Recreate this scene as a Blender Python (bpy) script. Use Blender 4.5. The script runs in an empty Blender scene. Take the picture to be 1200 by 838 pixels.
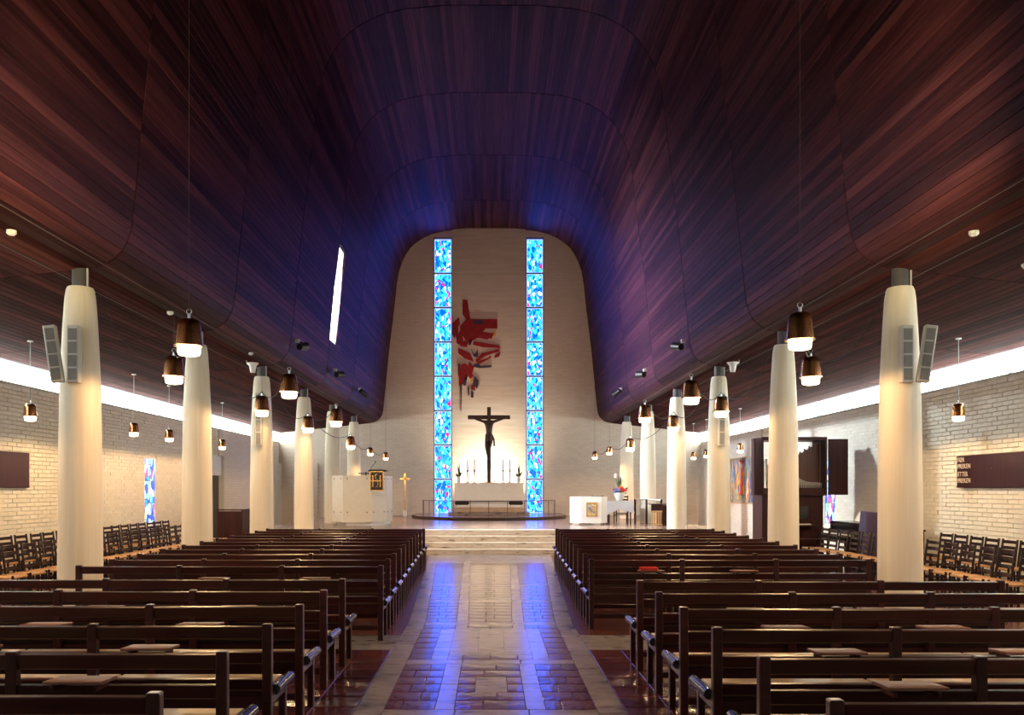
import bpy, bmesh, math, random
from mathutils import Vector, Matrix
random.seed(7)
R = math.radians
scene = bpy.context.scene
C = scene.collection

# ------------------------------------------------------------------ camera
cam = bpy.data.cameras.new('camera')
cam.sensor_width = 36.0
cam.lens = 30.0
cam.shift_x = 25.5 / 1200
cam.shift_y = 154.0 / 1200
cam.clip_end = 200
camo = bpy.data.objects.new('camera', cam)
C.objects.link(camo)
camo.location = (0, 0, 1.7)
camo.rotation_euler = (R(90), 0, 0)
scene.camera = camo

# ------------------------------------------------------------------ world, exposure
w = bpy.data.worlds.new('world')
scene.world = w
w.use_nodes = True
bg = w.node_tree.nodes['Background']
bg.inputs[0].default_value = (0.75, 0.9, 1.0, 1)
bg.inputs[1].default_value = 1.0
vs = scene.view_settings
vs.view_transform = 'Standard'
vs.look = 'None'
vs.gamma = 1.0
vs.use_curve_mapping = False
vs.exposure = 0.7

# light levels, all tuned here
L = dict(pendant=145.0, column_pendant=24.0, side_pendant=62.0, clerestory=12.0, stained=12.5, stained_side=1.3,
         altar_spot=120.0, wall_washer=125.0, uplight=1250.0, slot=6.0, slot_daylight=4200.0, diffuser=12.0)

# ------------------------------------------------------------------ helpers
def link(name, me, parent=None, mat=None):
    o = bpy.data.objects.new(name, me)
    C.objects.link(o)
    if parent is not None:
        o.parent = parent
    if mat is not None and me is not None:
        me.materials.clear()
        me.materials.append(mat)
    return o

def mesh(name, bm, mat=None, smooth=False, angle=38):
    me = bpy.data.meshes.new(name)
    bmesh.ops.recalc_face_normals(bm, faces=bm.faces[:])
    bm.to_mesh(me)
    bm.free()
    if smooth:
        me.polygons.foreach_set('use_smooth', [True] * len(me.polygons))
        me.set_sharp_from_angle(angle=R(angle))
    if mat is not None:
        me.materials.append(mat)
    return me

def part(name, bm, mat, parent=None, smooth=False, loc=None):
    o = link(name, mesh(name, bm, mat, smooth), parent)
    if loc is not None:
        o.location = loc
    return o

def tag(o, label, cat, group=None):
    o['label'] = label
    o['category'] = cat
    if group:
        o['group'] = group
    return o

def thing(name, label, cat, loc=(0, 0, 0), rz=0.0, group=None):
    o = bpy.data.objects.new(name, None)
    C.objects.link(o)
    o.empty_display_size = 0.1
    o.location = loc
    o.rotation_euler = (0, 0, rz)
    return tag(o, label, cat, group)

def struct(o, label=None, cat=None):
    o['kind'] = 'structure'
    if label:
        o['label'] = label
    if cat:
        o['category'] = cat
    return o

def copy_tree(o, parent=None):
    c = o.copy()
    C.objects.link(c)
    c.parent = parent
    for ch in o.children:
        copy_tree(ch, c)
    return c

def NB():
    return bmesh.new()

def box(bm, x0, x1, y0, y1, z0, z1, bev=0.0, mat=None, seg=1):
    m = Matrix.Translation(((x0 + x1) / 2, (y0 + y1) / 2, (z0 + z1) / 2)) @ Matrix.Diagonal((abs(x1 - x0), abs(y1 - y0), abs(z1 - z0), 1))
    if mat is not None:
        m = mat @ m
    g = bmesh.ops.create_cube(bm, size=1.0, matrix=m)
    if bev > 0:
        es = list({e for v in g['verts'] for e in v.link_edges})
        bmesh.ops.bevel(bm, geom=es, offset=bev, segments=seg, affect='EDGES', profile=0.5)
    return bm

def cyl(bm, p0, p1, r0, r1=None, seg=12, caps=True):
    if r1 is None:
        r1 = r0
    p0, p1 = Vector(p0), Vector(p1)
    d = p1 - p0
    q = d.to_track_quat('Z', 'Y').to_matrix().to_4x4()
    m = Matrix.Translation((p0 + p1) / 2) @ q
    bmesh.ops.create_cone(bm, cap_ends=caps, cap_tris=False, segments=seg, radius1=r0, radius2=r1, depth=d.length, matrix=m)
    return bm

def lathe(bm, prof, seg=32, center=(0, 0, 0)):
    cx, cy, cz = center
    rings = []
    for r, z in prof:
        if r < 1e-5:
            rings.append([bm.verts.new((cx, cy, cz + z))])
        else:
            rings.append([bm.verts.new((cx + r * math.cos(2 * math.pi * i / seg), cy + r * math.sin(2 * math.pi * i / seg), cz + z)) for i in range(seg)])
    for a, b in zip(rings, rings[1:]):
        for i in range(seg):
            j = (i + 1) % seg
            if len(a) == 1 and len(b) == 1:
                continue
            if len(a) == 1:
                bm.faces.new((a[0], b[j], b[i]))
            elif len(b) == 1:
                bm.faces.new((a[i], a[j], b[0]))
            else:
                bm.faces.new((a[i], a[j], b[j], b[i]))
    return bm

def tube(bm, pts, r, seg=6):
    pts = [Vector(p) for p in pts]
    rings = []
    for i, p in enumerate(pts):
        a = pts[max(0, i - 1)]
        b = pts[min(len(pts) - 1, i + 1)]
        t = (b - a).normalized()
        up = Vector((0, 0, 1)) if abs(t.z) < 0.95 else Vector((0, 1, 0))
        u = t.cross(up).normalized()
        v = u.cross(t).normalized()
        rings.append([bm.verts.new(p + u * r * math.cos(2 * math.pi * k / seg) + v * r * math.sin(2 * math.pi * k / seg)) for k in range(seg)])
    for a, b in zip(rings, rings[1:]):
        for k in range(seg):
            j = (k + 1) % seg
            bm.faces.new((a[k], a[j], b[j], b[k]))
    bm.faces.new(rings[0][::-1])
    bm.faces.new(rings[-1])
    return bm

def prism(bm, poly, fn, d0, d1):
    """poly: 2D points; fn(u, v, d) -> xyz"""
    a = [bm.verts.new(fn(u, v, d0)) for u, v in poly]
    b = [bm.verts.new(fn(u, v, d1)) for u, v in poly]
    n = len(poly)
    bm.faces.new(a[::-1])
    bm.faces.new(b)
    for i in range(n):
        j = (i + 1) % n
        bm.faces.new((a[i], a[j], b[j], b[i]))
    return bm

def sag(p0, p1, drop, n=14):
    p0, p1 = Vector(p0), Vector(p1)
    return [p0.lerp(p1, i / n) - Vector((0, 0, 4 * drop * (i / n) * (1 - i / n))) for i in range(n + 1)]

ORD = ['first', 'second', 'third', 'fourth', 'fifth', 'sixth', 'seventh', 'eighth', 'ninth', 'tenth', 'eleventh', 'twelfth', 'thirteenth',
       'fourteenth', 'fifteenth', 'sixteenth', 'seventeenth', 'eighteenth', 'nineteenth', 'twentieth', 'twenty-first', 'twenty-second']

# ------------------------------------------------------------------ materials
def new_mat(name):
    m = bpy.data.materials.new(name)
    m.use_nodes = True
    nt = m.node_tree
    b = nt.nodes['Principled BSDF']
    return m, nt, b

def N(nt, kind, **kw):
    n = nt.nodes.new(kind)
    for k, v in kw.items():
        setattr(n, k, v)
    return n

def ramp(nt, stops, interp='LINEAR'):
    r = nt.nodes.new('ShaderNodeValToRGB')
    r.color_ramp.interpolation = interp
    e = r.color_ramp.elements
    while len(e) < len(stops):
        e.new(0.5)
    for i, (p, c) in enumerate(stops):
        e[i].position = p
        e[i].color = (c[0], c[1], c[2], 1)
    return r

def rand_node(nt):
    """a random value that differs between objects and between pieces of one mesh"""
    oi = N(nt, 'ShaderNodeObjectInfo')
    ge = N(nt, 'ShaderNodeNewGeometry')
    ad = N(nt, 'ShaderNodeMath', operation='ADD')
    nt.links.new(oi.outputs['Random'], ad.inputs[0])
    nt.links.new(ge.outputs['Random Per Island'], ad.inputs[1])
    fr = N(nt, 'ShaderNodeMath', operation='FRACT')
    nt.links.new(ad.outputs[0], fr.inputs[0])
    return fr.outputs[0]

def mat(name, stops, rough=0.5, metal=0.0, scale=(4, 4, 4), noise=4.0, rnd=0.0, bump=0.0, bump_scale=30.0, detail=4.0, spec=0.5, coat=0.0, aniso_scale=None):
    """noise-coloured material; rnd shifts the ramp position per piece"""
    m, nt, b = new_mat(name)
    tc = N(nt, 'ShaderNodeTexCoord')
    mp = N(nt, 'ShaderNodeMapping')
    mp.inputs['Scale'].default_value = scale
    nt.links.new(tc.outputs['Object'], mp.inputs['Vector'])
    nz = N(nt, 'ShaderNodeTexNoise', noise_dimensions='4D')
    nz.inputs['Scale'].default_value = noise
    nz.inputs['Detail'].default_value = detail
    nt.links.new(mp.outputs[0], nz.inputs['Vector'])
    fac = nz.outputs['Fac']
    if rnd > 0:
        rv = rand_node(nt)
        mw = N(nt, 'ShaderNodeMath', operation='MULTIPLY')
        mw.inputs[1].default_value = 37.0
        nt.links.new(rv, mw.inputs[0])
        nt.links.new(mw.outputs[0], nz.inputs['W'])
        mr = N(nt, 'ShaderNodeMapRange')
        mr.inputs['To Min'].default_value = -rnd
        mr.inputs['To Max'].default_value = rnd
        nt.links.new(rv, mr.inputs['Value'])
        ad = N(nt, 'ShaderNodeMath', operation='ADD')
        nt.links.new(fac, ad.inputs[0])
        nt.links.new(mr.outputs[0], ad.inputs[1])
        fac = ad.outputs[0]
    r = ramp(nt, stops)
    nt.links.new(fac, r.inputs[0])
    nt.links.new(r.outputs[0], b.inputs['Base Color'])
    b.inputs['Roughness'].default_value = rough
    b.inputs['Metallic'].default_value = metal
    b.inputs['Specular IOR Level'].default_value = spec
    b.inputs['Coat Weight'].default_value = coat
    if bump > 0:
        n2 = N(nt, 'ShaderNodeTexNoise')
        n2.inputs['Scale'].default_value = bump_scale
        n2.inputs['Detail'].default_value = 3
        nt.links.new(mp.outputs[0] if aniso_scale is None else tc.outputs['Object'], n2.inputs['Vector'])
        bp = N(nt, 'ShaderNodeBump')
        bp.inputs['Strength'].default_value = bump
        bp.inputs['Distance'].default_value = 0.02
        nt.links.new(n2.outputs['Fac'], bp.inputs['Height'])
        nt.links.new(bp.outputs[0], b.inputs['Normal'])
    return m

def emis(name, col, strength, base=(0.8, 0.8, 0.8)):
    m, nt, b = new_mat(name)
    b.inputs['Base Color'].default_value = (*base, 1)
    b.inputs['Emission Color'].default_value = (*col, 1)
    b.inputs['Emission Strength'].default_value = strength
    b.inputs['Roughness'].default_value = 0.3
    return m

def two(a, b_):
    return [(0.3, a), (0.7, b_)]

def plain(name, col, rough=0.5, metal=0.0, var=0.12, noise=6.0, **kw):
    lo = tuple(c * (1 - var) for c in col)
    hi = tuple(min(1, c * (1 + var)) for c in col)
    return mat(name, two(lo, hi), rough, metal, scale=(1, 1, 1), noise=noise, **kw)

M = {}
M['board'] = mat('ceiling_board_wood', [(0.15, (0.012, 0.004, 0.006)), (0.5, (0.044, 0.013, 0.018)), (0.85, (0.105, 0.032, 0.040))],
                 rough=0.52, scale=(14, 0.35, 14), noise=2.0, rnd=0.24, bump=0.12, bump_scale=6.0, spec=0.06)
M['soffit'] = mat('matte_soffit_board_wood', [(0.15, (0.022, 0.007, 0.009)), (0.5, (0.062, 0.019, 0.020)), (0.85, (0.125, 0.040, 0.040))],
                  rough=0.75, scale=(14, 0.35, 14), noise=2.0, rnd=0.24, bump=0.12, bump_scale=6.0, spec=0.02)
M['shell'] = plain('ceiling_backing', (0.010, 0.006, 0.006), 0.9)
M['pew'] = mat('dark_stained_pew_wood', [(0.2, (0.013, 0.0028, 0.0035)), (0.6, (0.036, 0.008, 0.008)), (0.9, (0.075, 0.018, 0.014))],
               rough=0.30, scale=(0.6, 9, 9), noise=3.0, rnd=0.12, bump=0.06, bump_scale=12, spec=0.4)
M['chairwood'] = plain('dark_chair_wood', (0.020, 0.008, 0.008), 0.26, var=0.35, spec=0.4)
M['rush'] = mat('woven_rush', two((0.30, 0.15, 0.06), (0.60, 0.34, 0.15)), 0.75, scale=(60, 12, 12), noise=1.0, rnd=0.1, bump=0.4, bump_scale=3)
M['cushion'] = mat('tan_seat_pad', two((0.30, 0.20, 0.12), (0.44, 0.31, 0.20)), 0.34, scale=(1, 1, 1), noise=3, rnd=0.1)
M['nosing'] = plain('black_vinyl_nosing', (0.02, 0.02, 0.03), 0.2, spec=0.7)
M['tray'] = mat('reddish_tray_wood', two((0.12, 0.04, 0.025), (0.22, 0.08, 0.045)), 0.5, scale=(1, 9, 9), noise=3, rnd=0.15)
M['concrete'] = mat('cream_concrete', [(0.25, (0.70, 0.62, 0.49)), (0.75, (0.80, 0.73, 0.60))], 0.55, scale=(9, 9, 0.35), noise=2.2, rnd=0.05, bump=0.10, bump_scale=14)
M['brick'] = mat('white_painted_brick', [(0.2, (0.72, 0.70, 0.59)), (0.8, (0.82, 0.80, 0.70))], 0.5, scale=(1, 1, 1), noise=3.0, rnd=0.2, bump=0.35, bump_scale=22, detail=5)
M['mortar'] = plain('painted_mortar', (0.72, 0.70, 0.60), 0.8, bump=0.3, bump_scale=40)
M['plaster'] = mat('pale_plaster', [(0.3, (0.60, 0.53, 0.45)), (0.7, (0.72, 0.66, 0.58))], 0.7, scale=(0.5, 0.5, 4), noise=2.0, bump=0.15, bump_scale=30)
M['white'] = plain('white_paint', (0.80, 0.79, 0.78), 0.45, var=0.04)
M['pulpit'] = plain('pale_laminate', (0.74, 0.70, 0.62), 0.4, var=0.04)
M['cool_white'] = plain('cool_white_board', (0.80, 0.83, 0.86), 0.5, var=0.03)
M['black'] = plain('black_metal', (0.012, 0.012, 0.014), 0.4)
M['blackgloss'] = plain('black_lacquer', (0.010, 0.010, 0.012), 0.18)
M['neck'] = plain('dark_grey_steel', (0.06, 0.055, 0.06), 0.45)
M['darkwood'] = mat('dark_brown_organ_wood', [(0.2, (0.022, 0.007, 0.008)), (0.8, (0.058, 0.018, 0.018))], 0.45, scale=(9, 9, 0.5), noise=2.0, rnd=0.12, spec=0.2)
M['pipewood'] = mat('brown_pipe_wood', [(0.2, (0.07, 0.024, 0.018)), (0.8, (0.13, 0.045, 0.032))], 0.4, scale=(12, 12, 0.6), noise=2.0, rnd=0.15)
M['lightwood'] = mat('light_pine', two((0.50, 0.28, 0.11), (0.68, 0.42, 0.19)), 0.45, scale=(8, 8, 0.6), noise=2.0)
M['beige'] = plain('beige_kneeler', (0.50, 0.36, 0.26), 0.6)
M['copper'] = plain('browned_copper', (0.46, 0.20, 0.085), 0.26, 1.0, var=0.18, noise=9)
M['copperrim'] = plain('polished_copper_rim', (0.75, 0.42, 0.20), 0.22, 1.0)
M['steel'] = plain('brushed_steel', (0.55, 0.55, 0.56), 0.3, 1.0)
M['pipe'] = plain('tin_pipe', (0.62, 0.60, 0.58), 0.28, 1.0)
M['brass'] = plain('brass', (0.80, 0.52, 0.20), 0.25, 1.0)
M['bronze'] = plain('dark_bronze', (0.055, 0.030, 0.020), 0.42, 0.3, var=0.25)
M['railbrown'] = plain('brown_rail_steel', (0.16, 0.09, 0.07), 0.35, 0.4)
M['grey'] = plain('light_grey_plastic', (0.52, 0.50, 0.46), 0.5, var=0.03)
M['grille'] = plain('perforated_grey', (0.20, 0.19, 0.18), 0.6)
M['cable'] = plain('black_cable', (0.012, 0.011, 0.012), 0.6)
M['cord'] = plain('pale_cord', (0.42, 0.42, 0.42), 0.5)
M['wire'] = plain('thin_steel_wire', (0.10, 0.07, 0.07), 0.6, 0.0)
M['cloth'] = plain('white_tablecloth', (0.82, 0.82, 0.84), 0.8, var=0.03)
M['paper'] = plain('cream_paper', (0.74, 0.70, 0.60), 0.8)
M['purple'] = plain('dark_violet_fabric', (0.05, 0.035, 0.10), 0.6)
M['leaf'] = plain('green_leaf', (0.05, 0.14, 0.05), 0.5, var=0.3)
M['darkleaf'] = plain('dark_leaf', (0.03, 0.045, 0.03), 0.5, var=0.3)
M['petal_red'] = plain('red_petal', (0.70, 0.04, 0.04), 0.5)
M['petal_white'] = plain('white_petal', (0.85, 0.87, 0.84), 0.5)
M['petal_blue'] = plain('blue_petal', (0.20, 0.25, 0.60), 0.5)
M['petal_orange'] = plain('orange_petal', (0.80, 0.24, 0.06), 0.5)
M['candle'] = plain('white_wax', (0.88, 0.90, 0.92), 0.4, var=0.02)
M['redbook'] = plain('red_book_cover', (0.55, 0.03, 0.02), 0.4)
M['marble'] = mat('veined_marble', [(0.28, (0.08, 0.06, 0.06)), (0.40, (0.26, 0.215, 0.20)), (0.58, (0.33, 0.275, 0.26)), (0.75, (0.17, 0.14, 0.13))],
                  rough=0.22, scale=(1.6, 3.2, 5.0), noise=2.2, rnd=0.06, detail=8, bump=0.10, bump_scale=5)
M['stepmarble'] = mat('cream_step_marble', [(0.30, (0.22, 0.17, 0.13)), (0.40, (0.55, 0.47, 0.39)), (0.58, (0.66, 0.58, 0.50)), (0.72, (0.36, 0.29, 0.24))],
                  rough=0.35, scale=(1.6, 3.2, 7.0), noise=2.4, rnd=0.06, detail=8)
M['tile'] = mat('glazed_brown_tile', [(0.2, (0.055, 0.013, 0.013)), (0.8, (0.14, 0.036, 0.032))], rough=0.20, scale=(3, 3, 3), noise=2.0, rnd=0.22, bump=0.28, bump_scale=2.6, spec=0.55)
M['floor'] = None
M['frame'] = plain('dark_window_frame', (0.10, 0.11, 0.13), 0.4)
M['window_frame'] = plain('pale_window_frame', (0.62, 0.66, 0.66), 0.4)
M['clerestory'] = emis('daylight_pane', (0.92, 1.0, 0.92), L['clerestory'])
M['slotpane'] = emis('roof_slot_pane', (1.0, 0.92, 0.82), L['slot'])
M['diffuser'] = emis('lamp_diffuser', (1.0, 0.80, 0.48), L['diffuser'])
M['wallcream'] = None

# floor: dark red-brown square tiles with fine joints, away from the built tiles
def floor_mat(name, c1, c2, mortar, scale, rough=0.25, w=0.5, h=0.5):
    m, nt, b = new_mat(name)
    tc = N(nt, 'ShaderNodeTexCoord')
    br = N(nt, 'ShaderNodeTexBrick')
    br.offset = 0.0
    br.inputs['Color1'].default_value = (*c1, 1)
    br.inputs['Color2'].default_value = (*c2, 1)
    br.inputs['Mortar'].default_value = (*mortar, 1)
    br.inputs['Scale'].default_value = scale
    br.inputs['Mortar Size'].default_value = 0.012
    br.inputs['Brick Width'].default_value = w
    br.inputs['Row Height'].default_value = h
    nt.links.new(tc.outputs['Object'], br.inputs['Vector'])
    nz = N(nt, 'ShaderNodeTexNoise')
    nz.inputs['Scale'].default_value = 1.7
    nt.links.new(tc.outputs['Object'], nz.inputs['Vector'])
    mx = N(nt, 'ShaderNodeMix', data_type='RGBA', blend_type='MULTIPLY')
    mx.inputs[0].default_value = 0.5
    nt.links.new(br.outputs['Color'], mx.inputs[6])
    nt.links.new(nz.outputs['Color'], mx.inputs[7])
    nt.links.new(mx.outputs[2], b.inputs['Base Color'])
    b.inputs['Roughness'].default_value = rough
    bp = N(nt, 'ShaderNodeBump')
    bp.inputs['Strength'].default_value = 0.12
    bp.inputs['Distance'].default_value = 0.02
    nt.links.new(nz.outputs['Fac'], bp.inputs['Height'])
    nt.links.new(bp.outputs[0], b.inputs['Normal'])
    return m

M['floor'] = floor_mat('dark_red_floor_tiles', (0.15, 0.04, 0.03), (0.20, 0.06, 0.04), (0.05, 0.02, 0.02), 1.6)
M['chancelfloor'] = floor_mat('pinkish_chancel_paving', (0.34, 0.22, 0.17), (0.42, 0.27, 0.21), (0.20, 0.13, 0.10), 2.0, rough=0.22)

def brickwall_mat(name, c1, c2, mortar, bw, rh, axis='XZ', rough=0.6):
    m, nt, b = new_mat(name)
    tc = N(nt, 'ShaderNodeTexCoord')
    sp = N(nt, 'ShaderNodeSeparateXYZ')
    cb = N(nt, 'ShaderNodeCombineXYZ')
    nt.links.new(tc.outputs['Object'], sp.inputs[0])
    nt.links.new(sp.outputs[axis[0]], cb.inputs[0])
    nt.links.new(sp.outputs[axis[1]], cb.inputs[1])
    br = N(nt, 'ShaderNodeTexBrick')
    br.inputs['Color1'].default_value = (*c1, 1)
    br.inputs['Color2'].default_value = (*c2, 1)
    br.inputs['Mortar'].default_value = (*mortar, 1)
    br.inputs['Scale'].default_value = 1.0
    br.inputs['Mortar Size'].default_value = 0.006
    br.inputs['Mortar Smooth'].default_value = 0.3
    br.inputs['Brick Width'].default_value = bw
    br.inputs['Row Height'].default_value = rh
    nt.links.new(cb.outputs[0], br.inputs['Vector'])
    nt.links.new(br.outputs['Color'], b.inputs['Base Color'])
    b.inputs['Roughness'].default_value = rough
    inv = N(nt, 'ShaderNodeMath', operation='SUBTRACT')
    inv.inputs[0].default_value = 1.0
    nt.links.new(br.outputs['Fac'], inv.inputs[1])
    bp = N(nt, 'ShaderNodeBump')
    bp.inputs['Strength'].default_value = 0.6
    bp.inputs['Distance'].default_value = 0.012
    nt.links.new(inv.outputs[0], bp.inputs['Height'])
    nt.links.new(bp.outputs[0], b.inputs['Normal'])
    return m

M['backbrick'] = brickwall_mat('cream_brick_altar_wall', (0.74, 0.65, 0.56), (0.68, 0.59, 0.51), (0.56, 0.48, 0.41), 0.27, 0.085, 'XZ')
M['sidebrick'] = brickwall_mat('white_brick_side_wall', (0.80, 0.77, 0.70), (0.75, 0.71, 0.64), (0.64, 0.60, 0.54), 0.30, 0.085, 'YZ')

def stained(name, stops, strength, sx=11.0, sy=6.0, axis='XZ'):
    m, nt, b = new_mat(name)
    tc = N(nt, 'ShaderNodeTexCoord')
    sp = N(nt, 'ShaderNodeSeparateXYZ')
    cb = N(nt, 'ShaderNodeCombineXYZ')
    oi = N(nt, 'ShaderNodeObjectInfo')
    mu = N(nt, 'ShaderNodeMath', operation='MULTIPLY')
    mu.inputs[1].default_value = 50
    nt.links.new(oi.outputs['Random'], mu.inputs[0])
    nt.links.new(tc.outputs['Object'], sp.inputs[0])
    nt.links.new(sp.outputs[axis[0]], cb.inputs[0])
    nt.links.new(sp.outputs[axis[1]], cb.inputs[1])
    nt.links.new(mu.outputs[0], cb.inputs[2])
    nz = N(nt, 'ShaderNodeTexNoise')
    nz.inputs['Scale'].default_value = 3.0
    nt.links.new(cb.outputs[0], nz.inputs['Vector'])
    mxv = N(nt, 'ShaderNodeMix', data_type='VECTOR')
    mxv.inputs[0].default_value = 0.16
    nt.links.new(cb.outputs[0], mxv.inputs[4])
    nt.links.new(nz.outputs['Color'], mxv.inputs[5])
    mp = N(nt, 'ShaderNodeMapping')
    mp.inputs['Scale'].default_value = (sx, sy, 1)
    nt.links.new(mxv.outputs[1], mp.inputs['Vector'])
    vo = N(nt, 'ShaderNodeTexVoronoi')
    vo.inputs['Scale'].default_value = 1.0
    nt.links.new(mp.outputs[0], vo.inputs['Vector'])
    ve = N(nt, 'ShaderNodeTexVoronoi', feature='DISTANCE_TO_EDGE')
    ve.inputs['Scale'].default_value = 1.0
    nt.links.new(mp.outputs[0], ve.inputs['Vector'])
    sc = N(nt, 'ShaderNodeSeparateColor')
    nt.links.new(vo.outputs['Color'], sc.inputs[0])
    r = ramp(nt, stops, 'CONSTANT')
    nt.links.new(sc.outputs[0], r.inputs[0])
    le = N(nt, 'ShaderNodeMath', operation='GREATER_THAN')
    le.inputs[1].default_value = 0.035
    nt.links.new(ve.outputs['Distance'], le.inputs[0])
    mx = N(nt, 'ShaderNodeMix', data_type='RGBA')
    mx.inputs[6].default_value = (0.0, 0.01, 0.04, 1)
    nt.links.new(le.outputs[0], mx.inputs[0])
    nt.links.new(r.outputs[0], mx.inputs[7])
    nt.links.new(mx.outputs[2], b.inputs['Emission Color'])
    b.inputs['Emission Strength'].default_value = strength
    b.inputs['Base Color'].default_value = (0.02, 0.03, 0.05, 1)
    b.inputs['Roughness'].default_value = 0.25
    return m

M['stained'] = stained('blue_stained_glass', [(0.0, (0.0, 0.010, 0.30)), (0.20, (0.0015, 0.030, 0.75)), (0.38, (0.003, 0.062, 0.75)),
                       (0.60, (0.006, 0.095, 0.58)), (0.74, (0.028, 0.085, 0.40)), (0.84, (0.085, 0.10, 0.18)), (0.93, (0.10, 0.002, 0.009))], L['stained'], 15.0, 8.5)
M['stained_edge'] = emis('pale_blue_glass_margin', (0.35, 0.55, 0.9), 0.75, (.3, .4, .5))
M['stained_side'] = stained('side_stained_glass', [(0.0, (0.02, 0.10, 0.60)), (0.22, (0.03, 0.40, 0.95)), (0.40, (0.30, 0.75, 1.0)),
                       (0.55, (0.95, 0.97, 1.0)), (0.78, (0.80, 0.10, 0.25)), (0.88, (0.95, 0.85, 0.40))], L['stained_side'], 9, 6, 'YZ')

# ------------------------------------------------------------------ key dimensions
BAYS = [2.2, 6.4, 10.6, 14.85, 19.05, 23.25, 27.6, 31.9, 35.5]
YB = 35.5      # altar wall
YR = -4.0      # rear wall
XW = 8.8       # side walls
CH = 0.60      # chancel floor height
AX = -0.05     # altar axis
COLX = 5.1
AY = 33.0      # front of the altar block

# ------------------------------------------------------------------ vault profile (half): x, h
PROF = [(0, 12.50), (1.0, 12.50), (1.9, 12.42), (2.4, 12.30), (2.75, 12.15), (3.05, 11.96), (3.30, 11.74), (3.50, 11.46), (3.67, 11.12), (3.80, 10.72), (3.88, 10.25),
        (3.99, 9.2), (4.2, 7.5), (4.42, 5.25), (4.45, 4.97), (4.49, 4.80), (4.57, 4.65), (4.70, 4.53), (4.87, 4.46), (5.12, 4.42), (8.86, 4.02)]
def resample(step):
    d = [0.0]
    for a, b in zip(PROF, PROF[1:]):
        d.append(d[-1] + math.dist(a, b))
    n = int(d[-1] / step)
    out = []
    for i in range(n + 1):
        s = i * step
        k = max(j for j in range(len(d)) if d[j] <= s + 1e-9)
        k = min(k, len(PROF) - 2)
        t = (s - d[k]) / (d[k + 1] - d[k])
        out.append((PROF[k][0] + t * (PROF[k + 1][0] - PROF[k][0]), PROF[k][1] + t * (PROF[k + 1][1] - PROF[k][1])))
    return out
BW = 0.125
pts = resample(BW)
SLOT = (23.27, 24.15, 5.80, 8.35)   # y0, y1, z0, z1 of the roof slot on the left

# ceiling: dark backing shell
bm = NB()
ys = [YR] + BAYS[:5] + [SLOT[0], SLOT[1]] + BAYS[6:]
ys = sorted(set(ys))
full = [(-x, h) for x, h in pts[::-1]] + [(x, h) for x, h in pts[1:]]
off = []
for i, (x, h) in enumerate(full):
    a = full[max(0, i - 1)]
    b = full[min(len(full) - 1, i + 1)]
    tx, th = b[0] - a[0], b[1] - a[1]
    l = math.hypot(tx, th)
    off.append((x - th / l * 0.04, h + tx / l * 0.04))
grid = [[bm.verts.new((x, y, h)) for x, h in off] for y in ys]
for j in range(len(ys) - 1):
    for i in range(len(off) - 1):
        hm = (off[i][1] + off[i + 1][1]) / 2
        if off[i][0] < 0 and SLOT[0] - .01 <= ys[j] and ys[j + 1] <= SLOT[1] + .01 and SLOT[2] < hm < SLOT[3] and -4.6 < off[i][0] < -3:
            continue
        bm.faces.new((grid[j][i], grid[j][i + 1], grid[j + 1][i + 1], grid[j + 1][i]))
ceiling = struct(part('ceiling', bm, M['shell']), 'tall dark timber vault over the nave with low board soffits at both sides', 'ceiling')

# boards
def board_mesh(length):
    bm = NB()
    box(bm, -BW / 2 + .003, BW / 2 - .003, 0, length, 0, 0.022, 0.003)
    return bm
board_cache = {}
def proj(x, y, z):
    return (574.5 + 1000 * x / y, 573 - 1000 * (z - 1.7) / y)
cands = []
for b in range(len(BAYS) - 1):
    y0, y1 = BAYS[b] + .014, BAYS[b + 1] - .014
    for sgn in (-1, 1):
        for i in range(len(pts) - 1):
            (xa, ha), (xb, hb) = pts[i], pts[i + 1]
            cx, ch = sgn * (xa + xb) / 2, (ha + hb) / 2
            if abs(cx) > XW - 0.05:
                continue
            ang = math.atan2(hb - ha, sgn * (xb - xa))
            a0 = y0
            if sgn < 0 and b == 5 and SLOT[2] < ch < SLOT[3] and abs(cx) > 3:
                a0 = SLOT[1]
            ym = max((a0 + y1) / 2, 1)
            u, v = proj(cx, ym, ch)
            # apparent width of the board
            tx, th = math.cos(ang), math.sin(ang)
            u2, v2 = proj(cx + tx * BW, ym, ch + th * BW)
            size = math.hypot(u2 - u, v2 - v) if (0 < u < 1200 and 0 < v < 838) else 0
            cands.append((size, cx, ch, ang, a0, y1))
cands.sort(key=lambda c: -c[0])
big, big2 = NB(), NB()
for k, (size, cx, ch, ang, a0, y1) in enumerate(cands):
    flip = 0
    # local z must point outwards (away from the nave)
    rot = Matrix.Rotation(-ang, 4, 'Y')
    if (rot @ Vector((0, 0, 1))).dot(Vector((cx, 0, ch - 6.0)) if ch > 5 else Vector((0, 0, 1))) < 0:
        rot = Matrix.Rotation(math.pi - ang, 4, 'Y')
    mtx = Matrix.Translation((cx, a0, ch)) @ rot
    key = (round(y1 - a0, 3), abs(cx) > 5.0)
    if k < 300:
        if key not in board_cache:
            board_cache[key] = mesh('ceiling_board', board_mesh(y1 - a0), M['soffit' if key[1] else 'board'])
        o = link('ceiling_board', board_cache[key], ceiling)
        o.matrix_local = mtx
    else:
        box(big2 if abs(cx) > 5.0 else big, -BW / 2 + .003, BW / 2 - .003, 0, y1 - a0, 0, 0.022, 0, mtx)
for nm_, b2_, m2_ in (('vault_boards', big, 'board'), ('soffit_boards', big2, 'soffit')):
    o = part(nm_, b2_, M[m2_], ceiling)
    o['kind'] = 'stuff'

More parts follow.
